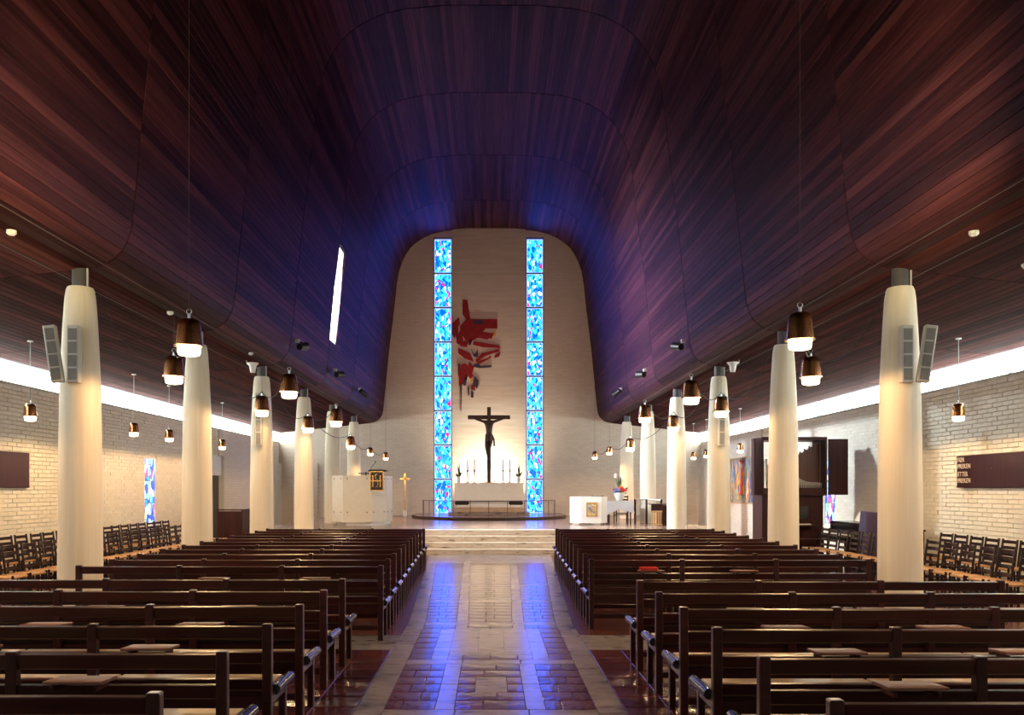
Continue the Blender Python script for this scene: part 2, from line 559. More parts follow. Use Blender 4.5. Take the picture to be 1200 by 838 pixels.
# roof slot: pale panelled reveal and a bright pane
y0, y1, z0, z1 = SLOT
def slot_x(z):
    return -(4.42 - (z - 5.25) * .0978) - .03
def reveal(bm, ya, yb, za, zb):
    prism(bm, [(-5.1, za), (slot_x(za), za), (slot_x(zb), zb), (-5.1, zb)], lambda u, v, d: (u, d, v), ya, yb)
bm = NB()
reveal(bm, y1, y1 + .06, z0 - .05, z1 + .05)
reveal(bm, y0 - .06, y0, z0 - .05, z1 + .05)
reveal(bm, y0, y1, z0 - .06, z0 - .0)
reveal(bm, y0, y1, z1, z1 + .06)
slot = struct(part('window_1', bm, M['white']), 'narrow tall roof window slot in the vault on the pulpit side', 'window')
bm = NB()
box(bm, -5.10, -5.06, y0, y1, z0, z1)
part('pane', bm, M['slotpane'], slot)
li = bpy.data.lights.new('slot_daylight', 'AREA')
li.shape = 'RECTANGLE'
li.size, li.size_y = (y1 - y0) * .9, (z1 - z0) * .95
li.energy = L['slot_daylight']
li.color = (0.86, 0.94, 1.0)
o = bpy.data.objects.new('slot_daylight', li)
C.objects.link(o)
o.parent = slot
o.location = (-5.04, (y0 + y1) / 2, (z0 + z1) / 2)
o.rotation_euler = Vector((1, .12, -.5)).to_track_quat('-Z', 'Z').to_euler()
li.spread = R(115)
for k in range(13):
    bm = NB()
    zz = z0 + .004 + k * .196
    reveal(bm, y1 - .010, y1, zz, min(zz + .182, z1))
    part('panel', bm, M['white'], slot)

# ------------------------------------------------------------------ floor
bm = NB()
box(bm, -XW - .3, XW + .3, YR - .3, YB + .3, -0.25, 0.0)
floor = struct(part('floor', bm, M['floor']), 'dark red tiled nave floor with a marble-bordered central aisle', 'floor')

def aisle_x(ynear, y):
    """x of a lengthwise joint at distance y: straight near the camera, flaring towards the chancel"""
    near, far = ynear
    if y <= 10.8:
        return near
    return near + (far - near) * (y - 10.8) / (19.1 - 10.8)
E1, E2, E3, E4 = (0.278, 0.458), (0.425, 0.596), (0.818, 1.203), (1.03, 1.417)
def quad_piece(name, corners, mt, top=0.012, inset=0.006, camber=0.0):
    """corners: 4 xy points, counter-clockwise"""
    bm = NB()
    c = sum((Vector(p) for p in corners), Vector((0, 0))) / 4
    def sh(p, d):
        v = Vector(p) - c
        l = v.length
        return Vector(p) - v / l * d
    base = [bm.verts.new((*(sh(p, .002) - c), 0.0)) for p in corners]
    mid = [bm.verts.new((*(sh(p, .002) - c), top * .55)) for p in corners]
    tp = [bm.verts.new((*(sh(p, .002 + inset * 1.4) - c), top)) for p in corners]
    for a, b_ in ((base, mid), (mid, tp)):
        for i in range(4):
            bm.faces.new((a[i], a[(i + 1) % 4], b_[(i + 1) % 4], b_[i]))
    if camber > 0:
        m0 = bm.verts.new((*((tp[0].co.xy + tp[3].co.xy) / 2), top + camber))
        m1 = bm.verts.new((*((tp[1].co.xy + tp[2].co.xy) / 2), top + camber))
        bm.faces.new((tp[0], tp[1], m1, m0))
        bm.faces.new((m0, m1, tp[2], tp[3]))
        bm.faces.new((tp[1], tp[2], m1))
        bm.faces.new((tp[3], tp[0], m0))
    else:
        bm.faces.new(tp)
    bm.faces.new(base[::-1])
    o = part(name, bm, mt, floor, False)
    o.location = (c.x, c.y, 0)
    return o
def span(xa, xb, ya, yb, mt, name, **kw):
    """xa, xb: (near, far) joint tuples with sign"""
    return quad_piece(name, [(aisle_x(xa, ya), ya), (aisle_x(xb, ya), ya), (aisle_x(xb, yb), yb), (aisle_x(xa, yb), yb)], mt, **kw)
def neg(e):
    return (-e[0], -e[1])
def mixe(a, b, t):
    return (a[0] + (b[0] - a[0]) * t, a[1] + (b[1] - a[1]) * t)
G = 0.004
def slab(xa, xb, ya, yb):
    span(xa, xb, ya + G, yb - G, M['marble'], 'marble_slab', top=0.012, inset=0.003)
def tile(xa, xb, ya, yb):
    o = span(xa, xb, ya + G, yb - G, M['tile'], 'floor_tile', top=0.011, inset=0.006, camber=0.0022)
    o.rotation_euler = (random.uniform(-.008, .008), random.uniform(-.004, .004), 0)
def tile_panel(ya, yb, rows, center_inset=False):
    d = (yb - ya) / rows
    for r in range(rows):
        a, b_ = ya + r * d, ya + (r + 1) * d
        t = (0.36, 0.62)[r % 2] + random.uniform(-.03, .03)
        for s in (1, -1):
            e2, e3 = (E2, E3) if s > 0 else (neg(E3), neg(E2))
            m_ = mixe(e2, e3, t)
            tile(e2, m_, a, b_)
            tile(m_, e3, a, b_)
        if center_inset and r in (2, 3):
            t1, t2 = mixe(neg(E1), E1, .27), mixe(neg(E1), E1, .76)
            tile(neg(E1), t1, a, b_)
            tile(t2, E1, a, b_)
            if r == 2:
                slab(t1, t2, a, a + 2 * d)
        elif r % 2 == 0:
            m_ = mixe(neg(E1), E1, .40)
            tile(neg(E1), m_, a, b_)
            tile(m_, E1, a, b_)
        else:
            m_ = mixe(neg(E1), E1, .60)
            tile(neg(E1), m_, a, b_)
            tile(m_, E1, a, b_)
    for s in (1, -1):
        e1, e2 = (E1, E2) if s > 0 else (neg(E2), neg(E1))
        n = max(1, round((yb - ya) / .85))
        for k in range(n):
            slab(e1, e2, ya + (yb - ya) * k / n, ya + (yb - ya) * (k + 1) / n)
def cross(ya, yb):
    for a, b_ in zip((-1, -.33, .36), (-.33, .36, 1)):
        slab(mixe((0, 0), E3, a), mixe((0, 0), E3, b_), ya, yb)
tile_panel(4.55, 6.33, 6)
cross(6.33, 6.53)
tile_panel(6.53, 8.23, 6, True)
cross(8.23, 8.43)
# the panel with three large slabs
for s in (1, -1):
    i_ = (0.588, 0.85)
    for k in range(7):
        a = 8.43 + (10.62 - 8.43) * k / 7
        b_ = 8.43 + (10.62 - 8.43) * (k + 1) / 7
        tile(*((i_, E3) if s > 0 else (neg(E3), neg(i_))), a, b_)
    for a, b_ in ((8.43, 9.4), (9.4, 10.3)):
        slab(*((E2, i_) if s > 0 else (neg(i_), neg(E2))), a, b_)
    tile(*((E2, i_) if s > 0 else (neg(i_), neg(E2))), 10.3, 10.62)
    slab(*((E1, E2) if s > 0 else (neg(E2), neg(E1))), 8.43, 8.68)
    slab(*((E1, E2) if s > 0 else (neg(E2), neg(E1))), 10.36, 10.62)
tile(neg(E1), (0, 0), 8.43, 8.68)
tile((0, 0), E1, 8.43, 8.68)
tile(neg(E1), (0, 0), 10.36, 10.62)
tile((0, 0), E1, 10.36, 10.62)
cross_y = [8.68, 8.82, 10.24, 10.36]
for a, b_ in zip((-1, -.3, .35), (-.3, .35, 1)):
    slab(mixe((0, 0), E2, a), mixe((0, 0), E2, b_), 8.82, 10.24)
for a, b_ in ((8.68, 8.82), (10.24, 10.36)):
    slab(neg(E2), (0, 0), a, b_)
    slab((0, 0), E2, a, b_)
cross(10.62, 10.80)
tile_panel(10.80, 12.85, 7)
cross(12.85, 13.0)
tile_panel(13.0, 15.0, 7)
cross(15.0, 15.2)
tile_panel(15.2, 19.4, 14)
for a, b_ in zip((-1, -.5, 0, .5), (-.5, 0, .5, 1)):
    slab(mixe((0, 0), E3, a), mixe((0, 0), E3, b_), 19.4, 20.6)
    slab(mixe((0, 0), E3, a), mixe((0, 0), E3, b_), 20.6, 21.83)
y = 4.55
while y < 21.8:
    yn = min(y + .78 + .1 * math.sin(y * 3), 21.83)
    if 21.83 - yn < .3:
        yn = 21.83
    slab(E3, E4, y, yn)
    slab(neg(E4), neg(E3), y, yn)
    y = yn
# plain strip of marble crossing between the two blocks of pews, and square tiles beside the aisle
for s in (1, -1):
    for a, b_ in ((1.03, 1.30), (1.30, 1.62), (1.62, 2.2), (2.2, 2.8)):
        slab(*(((a, a), (b_, b_)) if s > 0 else ((-b_, -b_), (-a, -a))), 8.98, 9.85)
    for j in range(13):
        ya = 4.6 + j * .335
        if ya + .335 > 8.98:
            break
        for i in range(4):
            xa = 1.035 + i * .335
            tile(*(((xa, xa), (xa + .33, xa + .33)) if s > 0 else ((-xa - .33, -xa - .33), (-xa, -xa))), ya, ya + .332)

# chancel platform and steps
bm = NB()
box(bm, -6.4, 6.4, 22.9, YB, 0.0, CH)
chancel = struct(part('floor_chancel', bm, M['chancelfloor']), 'raised chancel floor of pinkish paving behind the marble steps', 'floor')
stepY = [21.85, 22.18, 22.52, 22.86]
xs = [-6.4, -4.9, -3.5, -2.1, -0.70, 0.67, 2.05, 3.45, 4.9, 6.4]
for k, sy in enumerate(stepY):
    bm = NB()
    box(bm, -6.4, 6.4, sy + .03, 22.95, 0.15 * k, 0.15 * (k + 1) - .035)
    st = struct(part('trim_%d' % (k + 1), bm, M['mortar']), '%s marble step up to the chancel, counted from the nave floor' % ORD[k], 'step')
    for a, b_ in zip(xs, xs[1:]):
        bm = NB()
        box(bm, a + .003, b_ - .003, sy + .012, sy + .03, 0.15 * k + .002, 0.15 * (k + 1) - .035)
        part('riser_slab', bm, M['stepmarble'], st)
        bm = NB()
        box(bm, a + .003, b_ - .003, sy, sy + .42, 0.15 * (k + 1) - .035, 0.15 * (k + 1) + (0.001 if k == 3 else 0), .006)
        part('tread_slab', bm, M['stepmarble'], st)

# ------------------------------------------------------------------ side walls of white painted brick
CLB, CLT = 3.63, 4.02     # clerestory sill and head
brick_l, brick_h = 0.30, 0.08
def side_wall(sgn, name, label):
    bm = NB()
    x0, x1 = sorted((sgn * (XW + .03), sgn * (XW + .35)))
    box(bm, x0, x1, YR, 21.7, 0, CLB)
    box(bm, x0, x1, 22.5, YB, 0, CLB)
    box(bm, x0, x1, 21.7, 22.5, 0, 0.72)
    box(bm, x0, x1, 21.7, 22.5, 2.52, CLB)
    wall = struct(part(name, bm, M['mortar']), label, 'wall')
    cand, cut = [], []
    rows = int(CLB / brick_h)
    for r in range(rows):
        z = r * brick_h
        y = 12.4 + (brick_l / 2 if r % 2 else 0)
        while y + brick_l < 27.6:
            if not (y + brick_l > 21.7 and y < 22.5 and .70 < z < 2.5):
                ym = y + brick_l / 2
                u, v = proj(sgn * XW, ym, z + brick_h / 2)
                ok = 0 < u < 1200 and z > .62
                cand.append(((brick_l * XW * 1000 / ym ** 2) if ok else 0, y, z))
            else:
                for a_, b_ in ((y, 21.7), (22.5, y + brick_l)):
                    if b_ - a_ > .03:
                        cut.append((a_, b_, z))
            y += brick_l
    cand.sort(key=lambda c: -c[0])
    b0 = NB()
    box(b0, -.026, .026, .004, brick_l - .004, .004, brick_h - .004, .006)
    bme = mesh('brick', b0, M['brick'])
    rest = NB()
    for k, (s_, y, z) in enumerate(cand):
        px = sgn * (XW + .016 + random.uniform(-.004, .004))
        if k < 300:
            o = link('brick', bme, wall)
            o.location = (px, y, z)
            o.rotation_euler = (0, 0, random.uniform(-.008, .008))
        else:
            box(rest, px - .026, px + .026, y + .004, y + brick_l - .004, z + .004, z + brick_h - .004)
    for a_, b_, z in cut:
        box(rest, sgn * (XW + .016) - .026, sgn * (XW + .016) + .026, a_ + .004, b_ - .004, z + .004, z + brick_h - .004)
    o = part('bricks', rest, M['brick'], wall)
    o['kind'] = 'stuff'
    # plain brickwork nearer than the built bricks
    bm = NB()
    x0, x1 = sorted((sgn * XW, sgn * (XW + .04)))
    box(bm, x0, x1, YR, 12.4, 0, CLB)
    part('brick_face', bm, M['sidebrick'], wall)
    return wall
wl = side_wall(-1, 'wall_left', 'white painted brick wall on the pulpit side')
wr = side_wall(1, 'wall_right', 'white painted brick wall on the organ side')

# thicker lower walls beside the chancel
for sgn, wall in ((-1, wl), (1, wr)):
    bm = NB()
    x0, x1 = sorted((sgn * (XW - .16), sgn * (XW + .04)))
    box(bm, x0, x1, 27.7, YB, 0, 2.76)
    part('lower_wall', bm, M['sidebrick'], wall)
    bm = NB()
    x0, x1 = sorted((sgn * (XW - .01), sgn * (XW + .04)))
    box(bm, x0, x1, 27.7, YB, 2.76, CLB)
    part('upper_wall', bm, M['sidebrick'], wall)
    bm = NB()
    x0, x1 = sorted((sgn * (XW - .175), sgn * (XW + .03)))
    box(bm, x0, x1, 27.66, 27.7, 0, 2.77)
    part('edge_board', bm, M['lightwood'] if sgn > 0 else M['white'], wall)

# clerestory windows under the soffit
wn = 2
for sgn in (-1, 1):
    bm = NB()
    x0, x1 = sorted((sgn * (XW - .02), sgn * (XW + .12)))
    box(bm, x0, x1, YR, YB, CLB, CLB + .03)
    wo = struct(part('window_%d' % wn, bm, M['window_frame']), 'continuous clerestory window band above the %s wall' % ('pulpit-side' if sgn < 0 else 'organ-side'), 'window')
    wn += 1
    ylist = [YR] + [1.9 + 2.1 * k for k in range(16)] + [YB]
    for a, b_ in zip(ylist, ylist[1:]):
        bm = NB()
        x0, x1 = sorted((sgn * (XW + .06), sgn * (XW + .08)))
        box(bm, x0, x1, a + .02, b_ - .02, CLB + .03, CLT + .02)
        part('pane', bm, M['clerestory'], wo)
    for b_ in ylist[1:-1]:
        bm = NB()
        x0, x1 = sorted((sgn * (XW + .02), sgn * (XW + .1)))
        box(bm, x0, x1, b_ - .022, b_ + .022, CLB + .03, CLT + .02)
        part('mullion', bm, M['window_frame'], wo)
    # slim stained window low in the side wall
    bm = NB()
    for (a, b_, c, d) in ((21.7, 22.5, .72, .76), (21.7, 22.5, 2.48, 2.52), (21.7, 21.74, .76, 2.48), (22.46, 22.5, .76, 2.48)):
        x0, x1 = sorted((sgn * (XW - .0), sgn * (XW + .34)))
        box(bm, x0, x1, a, b_, c, d)
    ws = struct(part('window_%d' % wn, bm, M['white']), 'slim low stained glass window in the %s wall' % ('pulpit-side' if sgn < 0 else 'organ-side'), 'window')
    wn += 1
    for k in range(3):
        bm = NB()
        x0, x1 = sorted((sgn * .17, sgn * .19))
        z0 = .76 + k * .573
        box(bm, -.01, .01, 0.0, .72, 0.0, .56)
        o = part('pane', bm, M['stained_side'], ws)
        o.location = (sgn * (XW + .05), 21.74, z0 + .006)
    for k in range(1, 3):
        bm = NB()
        x0, x1 = sorted((sgn * (XW + .03), sgn * (XW + .07)))
        box(bm, x0, x1, 21.74, 22.46, .76 + k * .573 - .01, .76 + k * .573 + .006)
        part('bar', bm, M['frame'], ws)

# rear wall
bm = NB()
box(bm, -XW - .3, XW + .3, YR - .3, YR, 0, 12.8)
struct(part('wall_rear', bm, M['backbrick']), 'cream brick rear wall of the nave', 'wall')

# altar wall with two tall slots
WX = [(AX - 2.31, AX - 1.53), (AX + 1.53, AX + 2.28)]
WZ0, WZ1 = 0.62, 12.17
bm = NB()
box(bm, -XW - .3, WX[0][0], YB, YB + .35, 0, 13)
box(bm, WX[1][1], XW + .3, YB, YB + .35, 0, 13)
for a, b_ in WX:
    box(bm, a, b_, YB, YB + .35, 0, WZ0)
    box(bm, a, b_, YB, YB + .35, WZ1, 13)
wb = struct(part('wall_back', bm, M['backbrick']), 'tall cream brick altar wall closing the vault', 'wall')
bm = NB()
box(bm, WX[0][1], WX[1][0], YB - .13, YB + .35, 0, 13)
part('plaster_panel', bm, M['plaster'], wb)
bm = NB()
box(bm, -XW, -7.15, YB - .16, YB + .01, 0, 2.76)
part('lower_wall', bm, M['backbrick'], wb)
for wi, (a, b_) in enumerate(WX):
    bm = NB()
    for (x0, x1, z0, z1) in ((a, a + .035, WZ0, WZ1), (b_ - .035, b_, WZ0, WZ1), (a, b_, WZ0, WZ0 + .05), (a, b_, WZ1 - .06, WZ1)):
        box(bm, x0, x1, YB + .02, YB + .14, z0, z1)
    wo = struct(part('window_%d' % wn, bm, M['frame']), 'tall blue stained glass window strip on the %s side of the altar' % ('pulpit' if wi == 0 else 'organ'), 'window')
    wn += 1
    n = 8
    hh = (WZ1 - .06 - WZ0 - .05) / n
    for k in range(n):
        bm = NB()
        box(bm, 0, b_ - a - .07, -.01, .01, 0.0, hh - .04)
        o = part('pane', bm, M['stained'], wo)
        o.location = (a + .035, YB + .08, WZ0 + .05 + k * hh + .02)
        ww_ = b_ - a - .07
        bm = NB()
        for (x0, x1, z0, z1) in ((.0, .035, 0, hh - .04), (ww_ - .035, ww_, 0, hh - .04), (.035, ww_ - .035, 0, .035), (.035, ww_ - .035, hh - .075, hh - .04)):
            box(bm, x0, x1, -.016, -.0101, z0, z1)
        part('glass_margin', bm, M['stained_edge'], o)
        bm = NB()
        z0 = WZ0 + .05 + (k + 1) * hh
        if k < n - 1:
            box(bm, a + .035, b_ - .035, YB + .03, YB + .12, z0 - .025, z0 + .025)
            part('bar', bm, M['frame'], wo)

# door niche in the pulpit-side wall
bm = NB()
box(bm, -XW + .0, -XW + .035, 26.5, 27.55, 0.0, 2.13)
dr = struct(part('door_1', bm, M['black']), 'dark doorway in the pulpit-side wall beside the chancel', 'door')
bm = NB()
box(bm, -XW + .0, -XW + .10, 26.35, 27.6, 2.13, 2.75)
part('lintel_panel', bm, M['cool_white'], dr)

# ------------------------------------------------------------------ columns
CP = [(.262, 0), (.262, .3), (.260, .9), (.252, 1.84), (.236, 3.0), (.200, 3.75), (.180, 4.06), (.166, 4.16), (.150, 4.20), (0, 4.20)]
bm = NB()
lathe(bm, [(0, 0)] + CP, 48)
col_me = mesh('shaft', bm, M['concrete'], True, 50)
bm = NB()
lathe(bm, [(0, 4.20), (.098, 4.20), (.098, 4.44), (0, 4.44)], 24)
neck_me = mesh('neck', bm, M['neck'], True)
bm = NB()
cyl(bm, (.11, -.05, 4.2), (.11, -.05, 4.43), .012, seg=8)
pipe_me = mesh('conduit', bm, M['cord'], True)
COLY = [10.62, 14.85, 19.05, 23.35, 27.6, 31.9]
for sgn in (-1, 1):
    side = 'pulpit' if sgn < 0 else 'organ'
    for k, y in enumerate(COLY):
        zb = CH if y > 22.9 else 0
        t = thing('column', 'tapering cream concrete column on the %s side, %s counted from the entrance end' % (side, ORD[k]), 'column', (sgn * COLX, y, zb), 0, 'cream columns along the nave')
        s_ = link('shaft', col_me, t)
        s_.scale = (1, 1, (4.2 - zb) / 4.2)
        n_ = link('neck', neck_me, t)
        n_.location = (0, 0, -zb)
        p_ = link('conduit', pipe_me, t)
        p_.location = (0, 0, -zb)

# ------------------------------------------------------------------ pews
PL = 3.42
def make_pew(sgn, trays):
    t = thing('pew', 'x', 'pew')
    X = lambda a, b_: sorted((sgn * a, sgn * b_))
    px = [0.03, 1.13, 2.27, PL - .03]
    for p in px:
        bm = NB()
        a, b_ = X(p - .03, p + .03)
        box(bm, a, b_, -.025, .03, 0, .85, .008, None, 2)
        part('post', bm, M['pew'], t)
        bm = NB()
        a, b_ = X(p - .024, p + .024)
        box(bm, a, b_, .37, .42, 0, .385, .005)
        part('leg', bm, M['pew'], t)
        bm = NB()
        a, b_ = X(p - .018, p + .018)
        box(bm, a, b_, .03, .37, .335, .385)
        part('side_rail', bm, M['pew'], t)
    for z0, z1, y0, y1 in ((.755, .835, -.012, .018), (.60, .675, -.010, .018), (.435, .505, -.008, .018)):
        for a0, b0 in zip(px, px[1:]):
            bm = NB()
            a, b_ = X(a0 + .028, b0 - .028)
            box(bm, a, b_, -.017, .017, -(z1 - z0) / 2, (z1 - z0) / 2, .005, Matrix.Translation((0, (y0 + y1) / 2, (z0 + z1) / 2)) @ Matrix.Rotation(R(11), 4, 'X'))
            part('back_rail', bm, M['pew'], t)
    bm = NB()
    a, b_ = X(.0, PL)
    box(bm, a, b_, .035, .43, .385, .41, .004)
    part('seat', bm, M['pew'], t)
    for a0, b0 in zip(px, px[1:]):
        bm = NB()
        a, b_ = X(a0 + .005, b0 - .005)
        box(bm, a, b_, .045, .44, .41, .438, .01)
        part('seat_pad', bm, M['cushion'], t)
    bm = NB()
    a, b_ = X(.06, PL - .06)
    box(bm, a, b_, .035, .055, .30, .384)
    part('apron', bm, M['pew'], t)
    bm = NB()
    box(bm, a, b_, .16, .20, .10, .15, .004)
    part('stretcher', bm, M['pew'], t)
    for e in (-.006, PL + .006):
        bm = NB()
        cyl(bm, (sgn * e, .05, .424), (sgn * e, .45, .424), .034, seg=12)
        part('seat_end', bm, M['nosing'], t, True)
    if trays:
        for c in (.74, 1.86, 2.9)[:trays]:
            bm = NB()
            a, b_ = X(c - .15, c + .15)
            box(bm, a, b_, -.20, -.012, .700, .716, .003, Matrix.Rotation(R(-3), 4, 'X'))
            part('book_tray', bm, M['tray'], t)
            for e in (-.11, .11):
                bm = NB()
                a, b_ = X(c + e - .01, c + e + .01)
                box(bm, a, b_, -.15, -.012, .672, .695)
                part('tray_bracket', bm, M['pew'], t)
    return t
proto = {}
for sgn in (-1, 1):
    for tr in (0, 2, 3):
        proto[(sgn, tr)] = [make_pew(sgn, tr), False]
def place_pew(sgn, tr, x, y, label):
    p, used = proto[(sgn, tr)]
    if not used:
        o = p
        proto[(sgn, tr)][1] = True
    else:
        o = copy_tree(p)
    o.location = (sgn * x, y, 0.0)
    tag(o, label, 'pew', 'dark wooden pews flanking the aisle')
ztop = 0.013
def pew_label(side, blk, k):
    if blk == 'B':
        return 'dark wooden pew on the %s side, %s row behind the marble cross strip' % (side, ORD[k])
    return 'dark wooden pew on the %s side, %s row ahead of the marble cross strip' % (side, ORD[k])
for k in range(11):
    place_pew(-1, 2 if k < 3 else 0, min(1.19 + .026 * k, 1.40), 9.50 + .886 * k, pew_label('pulpit', 'A', k))
for k in range(10):
    place_pew(1, 2 if k < 3 else 0, min(1.20 + .022 * k, 1.40), 10.36 + .886 * k, pew_label('organ', 'A', k))
for k in range(6):
    place_pew(-1, 3, 1.375, 8.10 - .906 * k, pew_label('pulpit', 'B', k))
    place_pew(1, 3, 1.365, 7.95 - .90 * k, pew_label('organ', 'B', k))
for v in proto.values():
    if not v[1]:
        def rm(o):
            for c in list(o.children):
                rm(c)
            bpy.data.objects.remove(o)
        rm(v[0])
# lift pews resting on the tiles is not needed: posts stand in the tile joints' bedding plane
bm = NB()
box(bm, -.10, .10, -.07, .07, 0, .035, .004)
t = thing('hymn_book', 'small red hymn book lying on a pew tray on the organ side', 'book', (1.90, 10.25, .726))
part('cover', bm, M['redbook'], t)
bm = NB()
box(bm, -.094, .104, -.066, .066, .005, .030)
part('pages', bm, M['paper'], t)

# ------------------------------------------------------------------ ladder-back chairs
def make_chair():
    """faces +y"""
    t = thing('chair', 'x', 'chair')
    for s in (-1, 1):
        bm = NB()
        tube(bm, [(s * .19, -.20, 0), (s * .19, -.19, .42), (s * .185, -.25, .88)], .018, 8)
        part('back_post', bm, M['chairwood'], t, True)
        bm = NB()
        cyl(bm, (s * .205, .20, 0), (s * .205, .19, .475), .018, seg=8)
        part('leg', bm, M['chairwood'], t, True)
        bm = NB()
        box(bm, s * .198 - .01, s * .198 + .01, -.19, .19, .20, .225)
        box(bm, s * .198 - .01, s * .198 + .01, -.19, .19, .30, .322)
        part('side_stretcher', bm, M['chairwood'], t)
    for k, z in enumerate((.52, .63, .74, .835)):
        bm = NB()
        yy = -.19 - (z - .42) / .46 * .06
        n = 6
        pr = []
        for i in range(n + 1):
            u = -.175 + .35 * i / n
            pr.append((u, yy - .02 * (1 - (u / .175) ** 2)))
        poly = pr + [(u, v + .012) for u, v in pr[::-1]]
        prism(bm, poly, lambda u, v, d: (u, v, d), z - .026, z + .026)
        part('slat', bm, M['chairwood'], t)
    bm = NB()
    box(bm, -.20, .20, -.19, .20, .425, .455, .008)
    part('seat', bm, M['rush'], t)
    bm = NB()
    box(bm, -.2, .2, .185, .205, .24, .27)
    box(bm, -.19, .19, -.205, -.185, .28, .305)
    part('cross_stretcher', bm, M['chairwood'], t)
    return t
chair0 = make_chair()
first = [True]
def place_chair(x, y, rz, z, label, group):
    if first[0]:
        o = chair0
        first[0] = False
    else:
        o = copy_tree(chair0)
    o.location = (x, y, z)
    o.rotation_euler = (0, 0, rz)
    tag(o, label, 'chair', group)
def chair_row(sgn, xback, ya, yb, label, group, skip=()):
    n = int((yb - ya) / .49)
    for k in range(n):
        y = ya + k * .49
        if any(a < y < b_ for a, b_ in skip):
            continue
        # back towards the wall, facing the nave
        place_chair(sgn * (xback - .2) + random.uniform(-.02, .02), y, sgn * R(90) + random.uniform(-.05, .05), 0, label % ORD[k], group)
chair_row(-1, 7.10, 12.2, 22.4, 'dark ladder-back chair, %s from the entrance end of the inner row, pulpit side', 'inner row of chairs, pulpit side')
chair_row(-1, 8.42, 14.4, 22.9, 'dark ladder-back chair, %s from the entrance end of the row along the pulpit-side wall', 'wall row of chairs, pulpit side')
chair_row(1, 7.10, 11.3, 18.9, 'dark ladder-back chair, %s from the entrance end of the inner row, organ side', 'inner row of chairs, organ side')
chair_row(1, 8.42, 13.4, 16.8, 'dark ladder-back chair, %s from the entrance end of the row along the organ-side wall', 'wall row of chairs, organ side')

# ------------------------------------------------------------------ copper pendant lamps
def lamp_light(name, loc, energy, parent, cone=172, rad=.09):
    li = bpy.data.lights.new(name, 'SPOT')
    li.energy = energy
    li.color = (1.0, 0.60, 0.28)
    li.spot_size = R(cone)
    li.spot_blend = 0.2
    li.shadow_soft_size = rad
    o = bpy.data.objects.new(name, li)
    C.objects.link(o)
    o.parent = parent
    o.location = loc
    return o
def lamp_meshes(s):
    ms = {}
    bm = NB()
    lathe(bm, [(0, .44 * s), (.06 * s, .438 * s), (.10 * s, .425 * s), (.125 * s, .39 * s), (.135 * s, .34 * s), (.158 * s, .14 * s), (.160 * s, .115 * s),
               (.155 * s, .115 * s), (.130 * s, .33 * s), (.09 * s, .40 * s), (0, .41 * s)], 32)
    ms['shade'] = mesh('shade', bm, M['copper'], True, 50)
    bm = NB()
    lathe(bm, [(.162 * s, .128 * s), (.174 * s, .122 * s), (.174 * s, .110 * s), (.150 * s, .108 * s), (.150 * s, .128 * s), (.162 * s, .128 * s)], 32)
    ms['rim'] = mesh('rim', bm, M['copperrim'], True, 40)
    bm = NB()
    lathe(bm, [(0, .30 * s), (.10 * s, .30 * s), (.132 * s, .12 * s), (.132 * s, .05 * s), (.120 * s, .012 * s), (.08 * s, 0), (0, 0)], 32)
    ms['diffuser'] = mesh('diffuser', bm, M['diffuser'], True, 50)
    bm = NB()
    cyl(bm, (0, 0, .435 * s), (0, 0, .50 * s), .018 * s, seg=10)
    ring = [(.03 * s * math.cos(a), 0, .525 * s + .03 * s * math.sin(a)) for a in [i * math.pi / 6 for i in range(13)]]
    tube(bm, ring, .006 * s, 6)
    ms['hook'] = mesh('hook', bm, M['steel'], True)
    return ms
big_lamp, small_lamp = lamp_meshes(1.0), lamp_meshes(.66)
def pendant(x, y, z, ztop_, ms, s, label, group, energy, cordmat, cordr):
    t = thing('pendant_lamp', label, 'pendant lamp', (x, y, z), 0, group)
    for k in ('shade', 'rim', 'diffuser', 'hook'):
        link(k, ms[k], t)
    bm = NB()
    cyl(bm, (0, 0, .53 * s), (0, 0, ztop_ - z), cordr, seg=6)
    part('cord', bm, cordmat, t)
    if cordmat == M['cord']:
        bm = NB()
        lathe(bm, [(0, ztop_ - z), (.045, ztop_ - z), (.045, ztop_ - z - .02), (0, ztop_ - z - .03)], 14)
        part('ceiling_rose', bm, M['white'], t, True)
    lamp_light('lamp_bulb', (0, 0, -.015), energy, t)
    return t
def soffit_h(x):
    x = abs(x)
    for (xa, ha), (xb, hb) in zip(PROF, PROF[1:]):
        if xa <= x <= xb and xb > xa:
            return ha + (hb - ha) * (x - xa) / (xb - xa)
    return 4.0
GN = 'copper pendant lamps along the nave'
inner = {-1: [], 1: []}
outer = {-1: [], 1: []}
dataI = {-1: [(-150, 246, 4.95), (221.5, 417, 10.15), (339, 467, 15.2), (394, 500, 20.6)], 1: [(1300, 246, 4.95), (937.5, 410, 10.0), (810, 474, 15.4), (755.5, 495.5, 20.6)]}
dataO = {-1: [(204, 450, 13.4), (307, 488, 18.2), (361, 507, 22.6)], 1: [(950, 451, 13.3), (845, 489, 18.0), (789, 506, 22.6)]}
dataC = {-1: [(411, 526.5, 28.6), (434, 534, 29.8), (452, 539, 31.2)], 1: [(738.5, 529, 28.4), (714, 533, 30.0), (697, 538, 31.4)]}
dataS = {-1: [8.0, 10.05, 12.07, 14.1, 16.15, 18.2, 20.2, 22.2, 24.2], 1: [7.75, 9.8, 11.83, 13.85, 15.9, 25.95, 30.0, 31.9]}
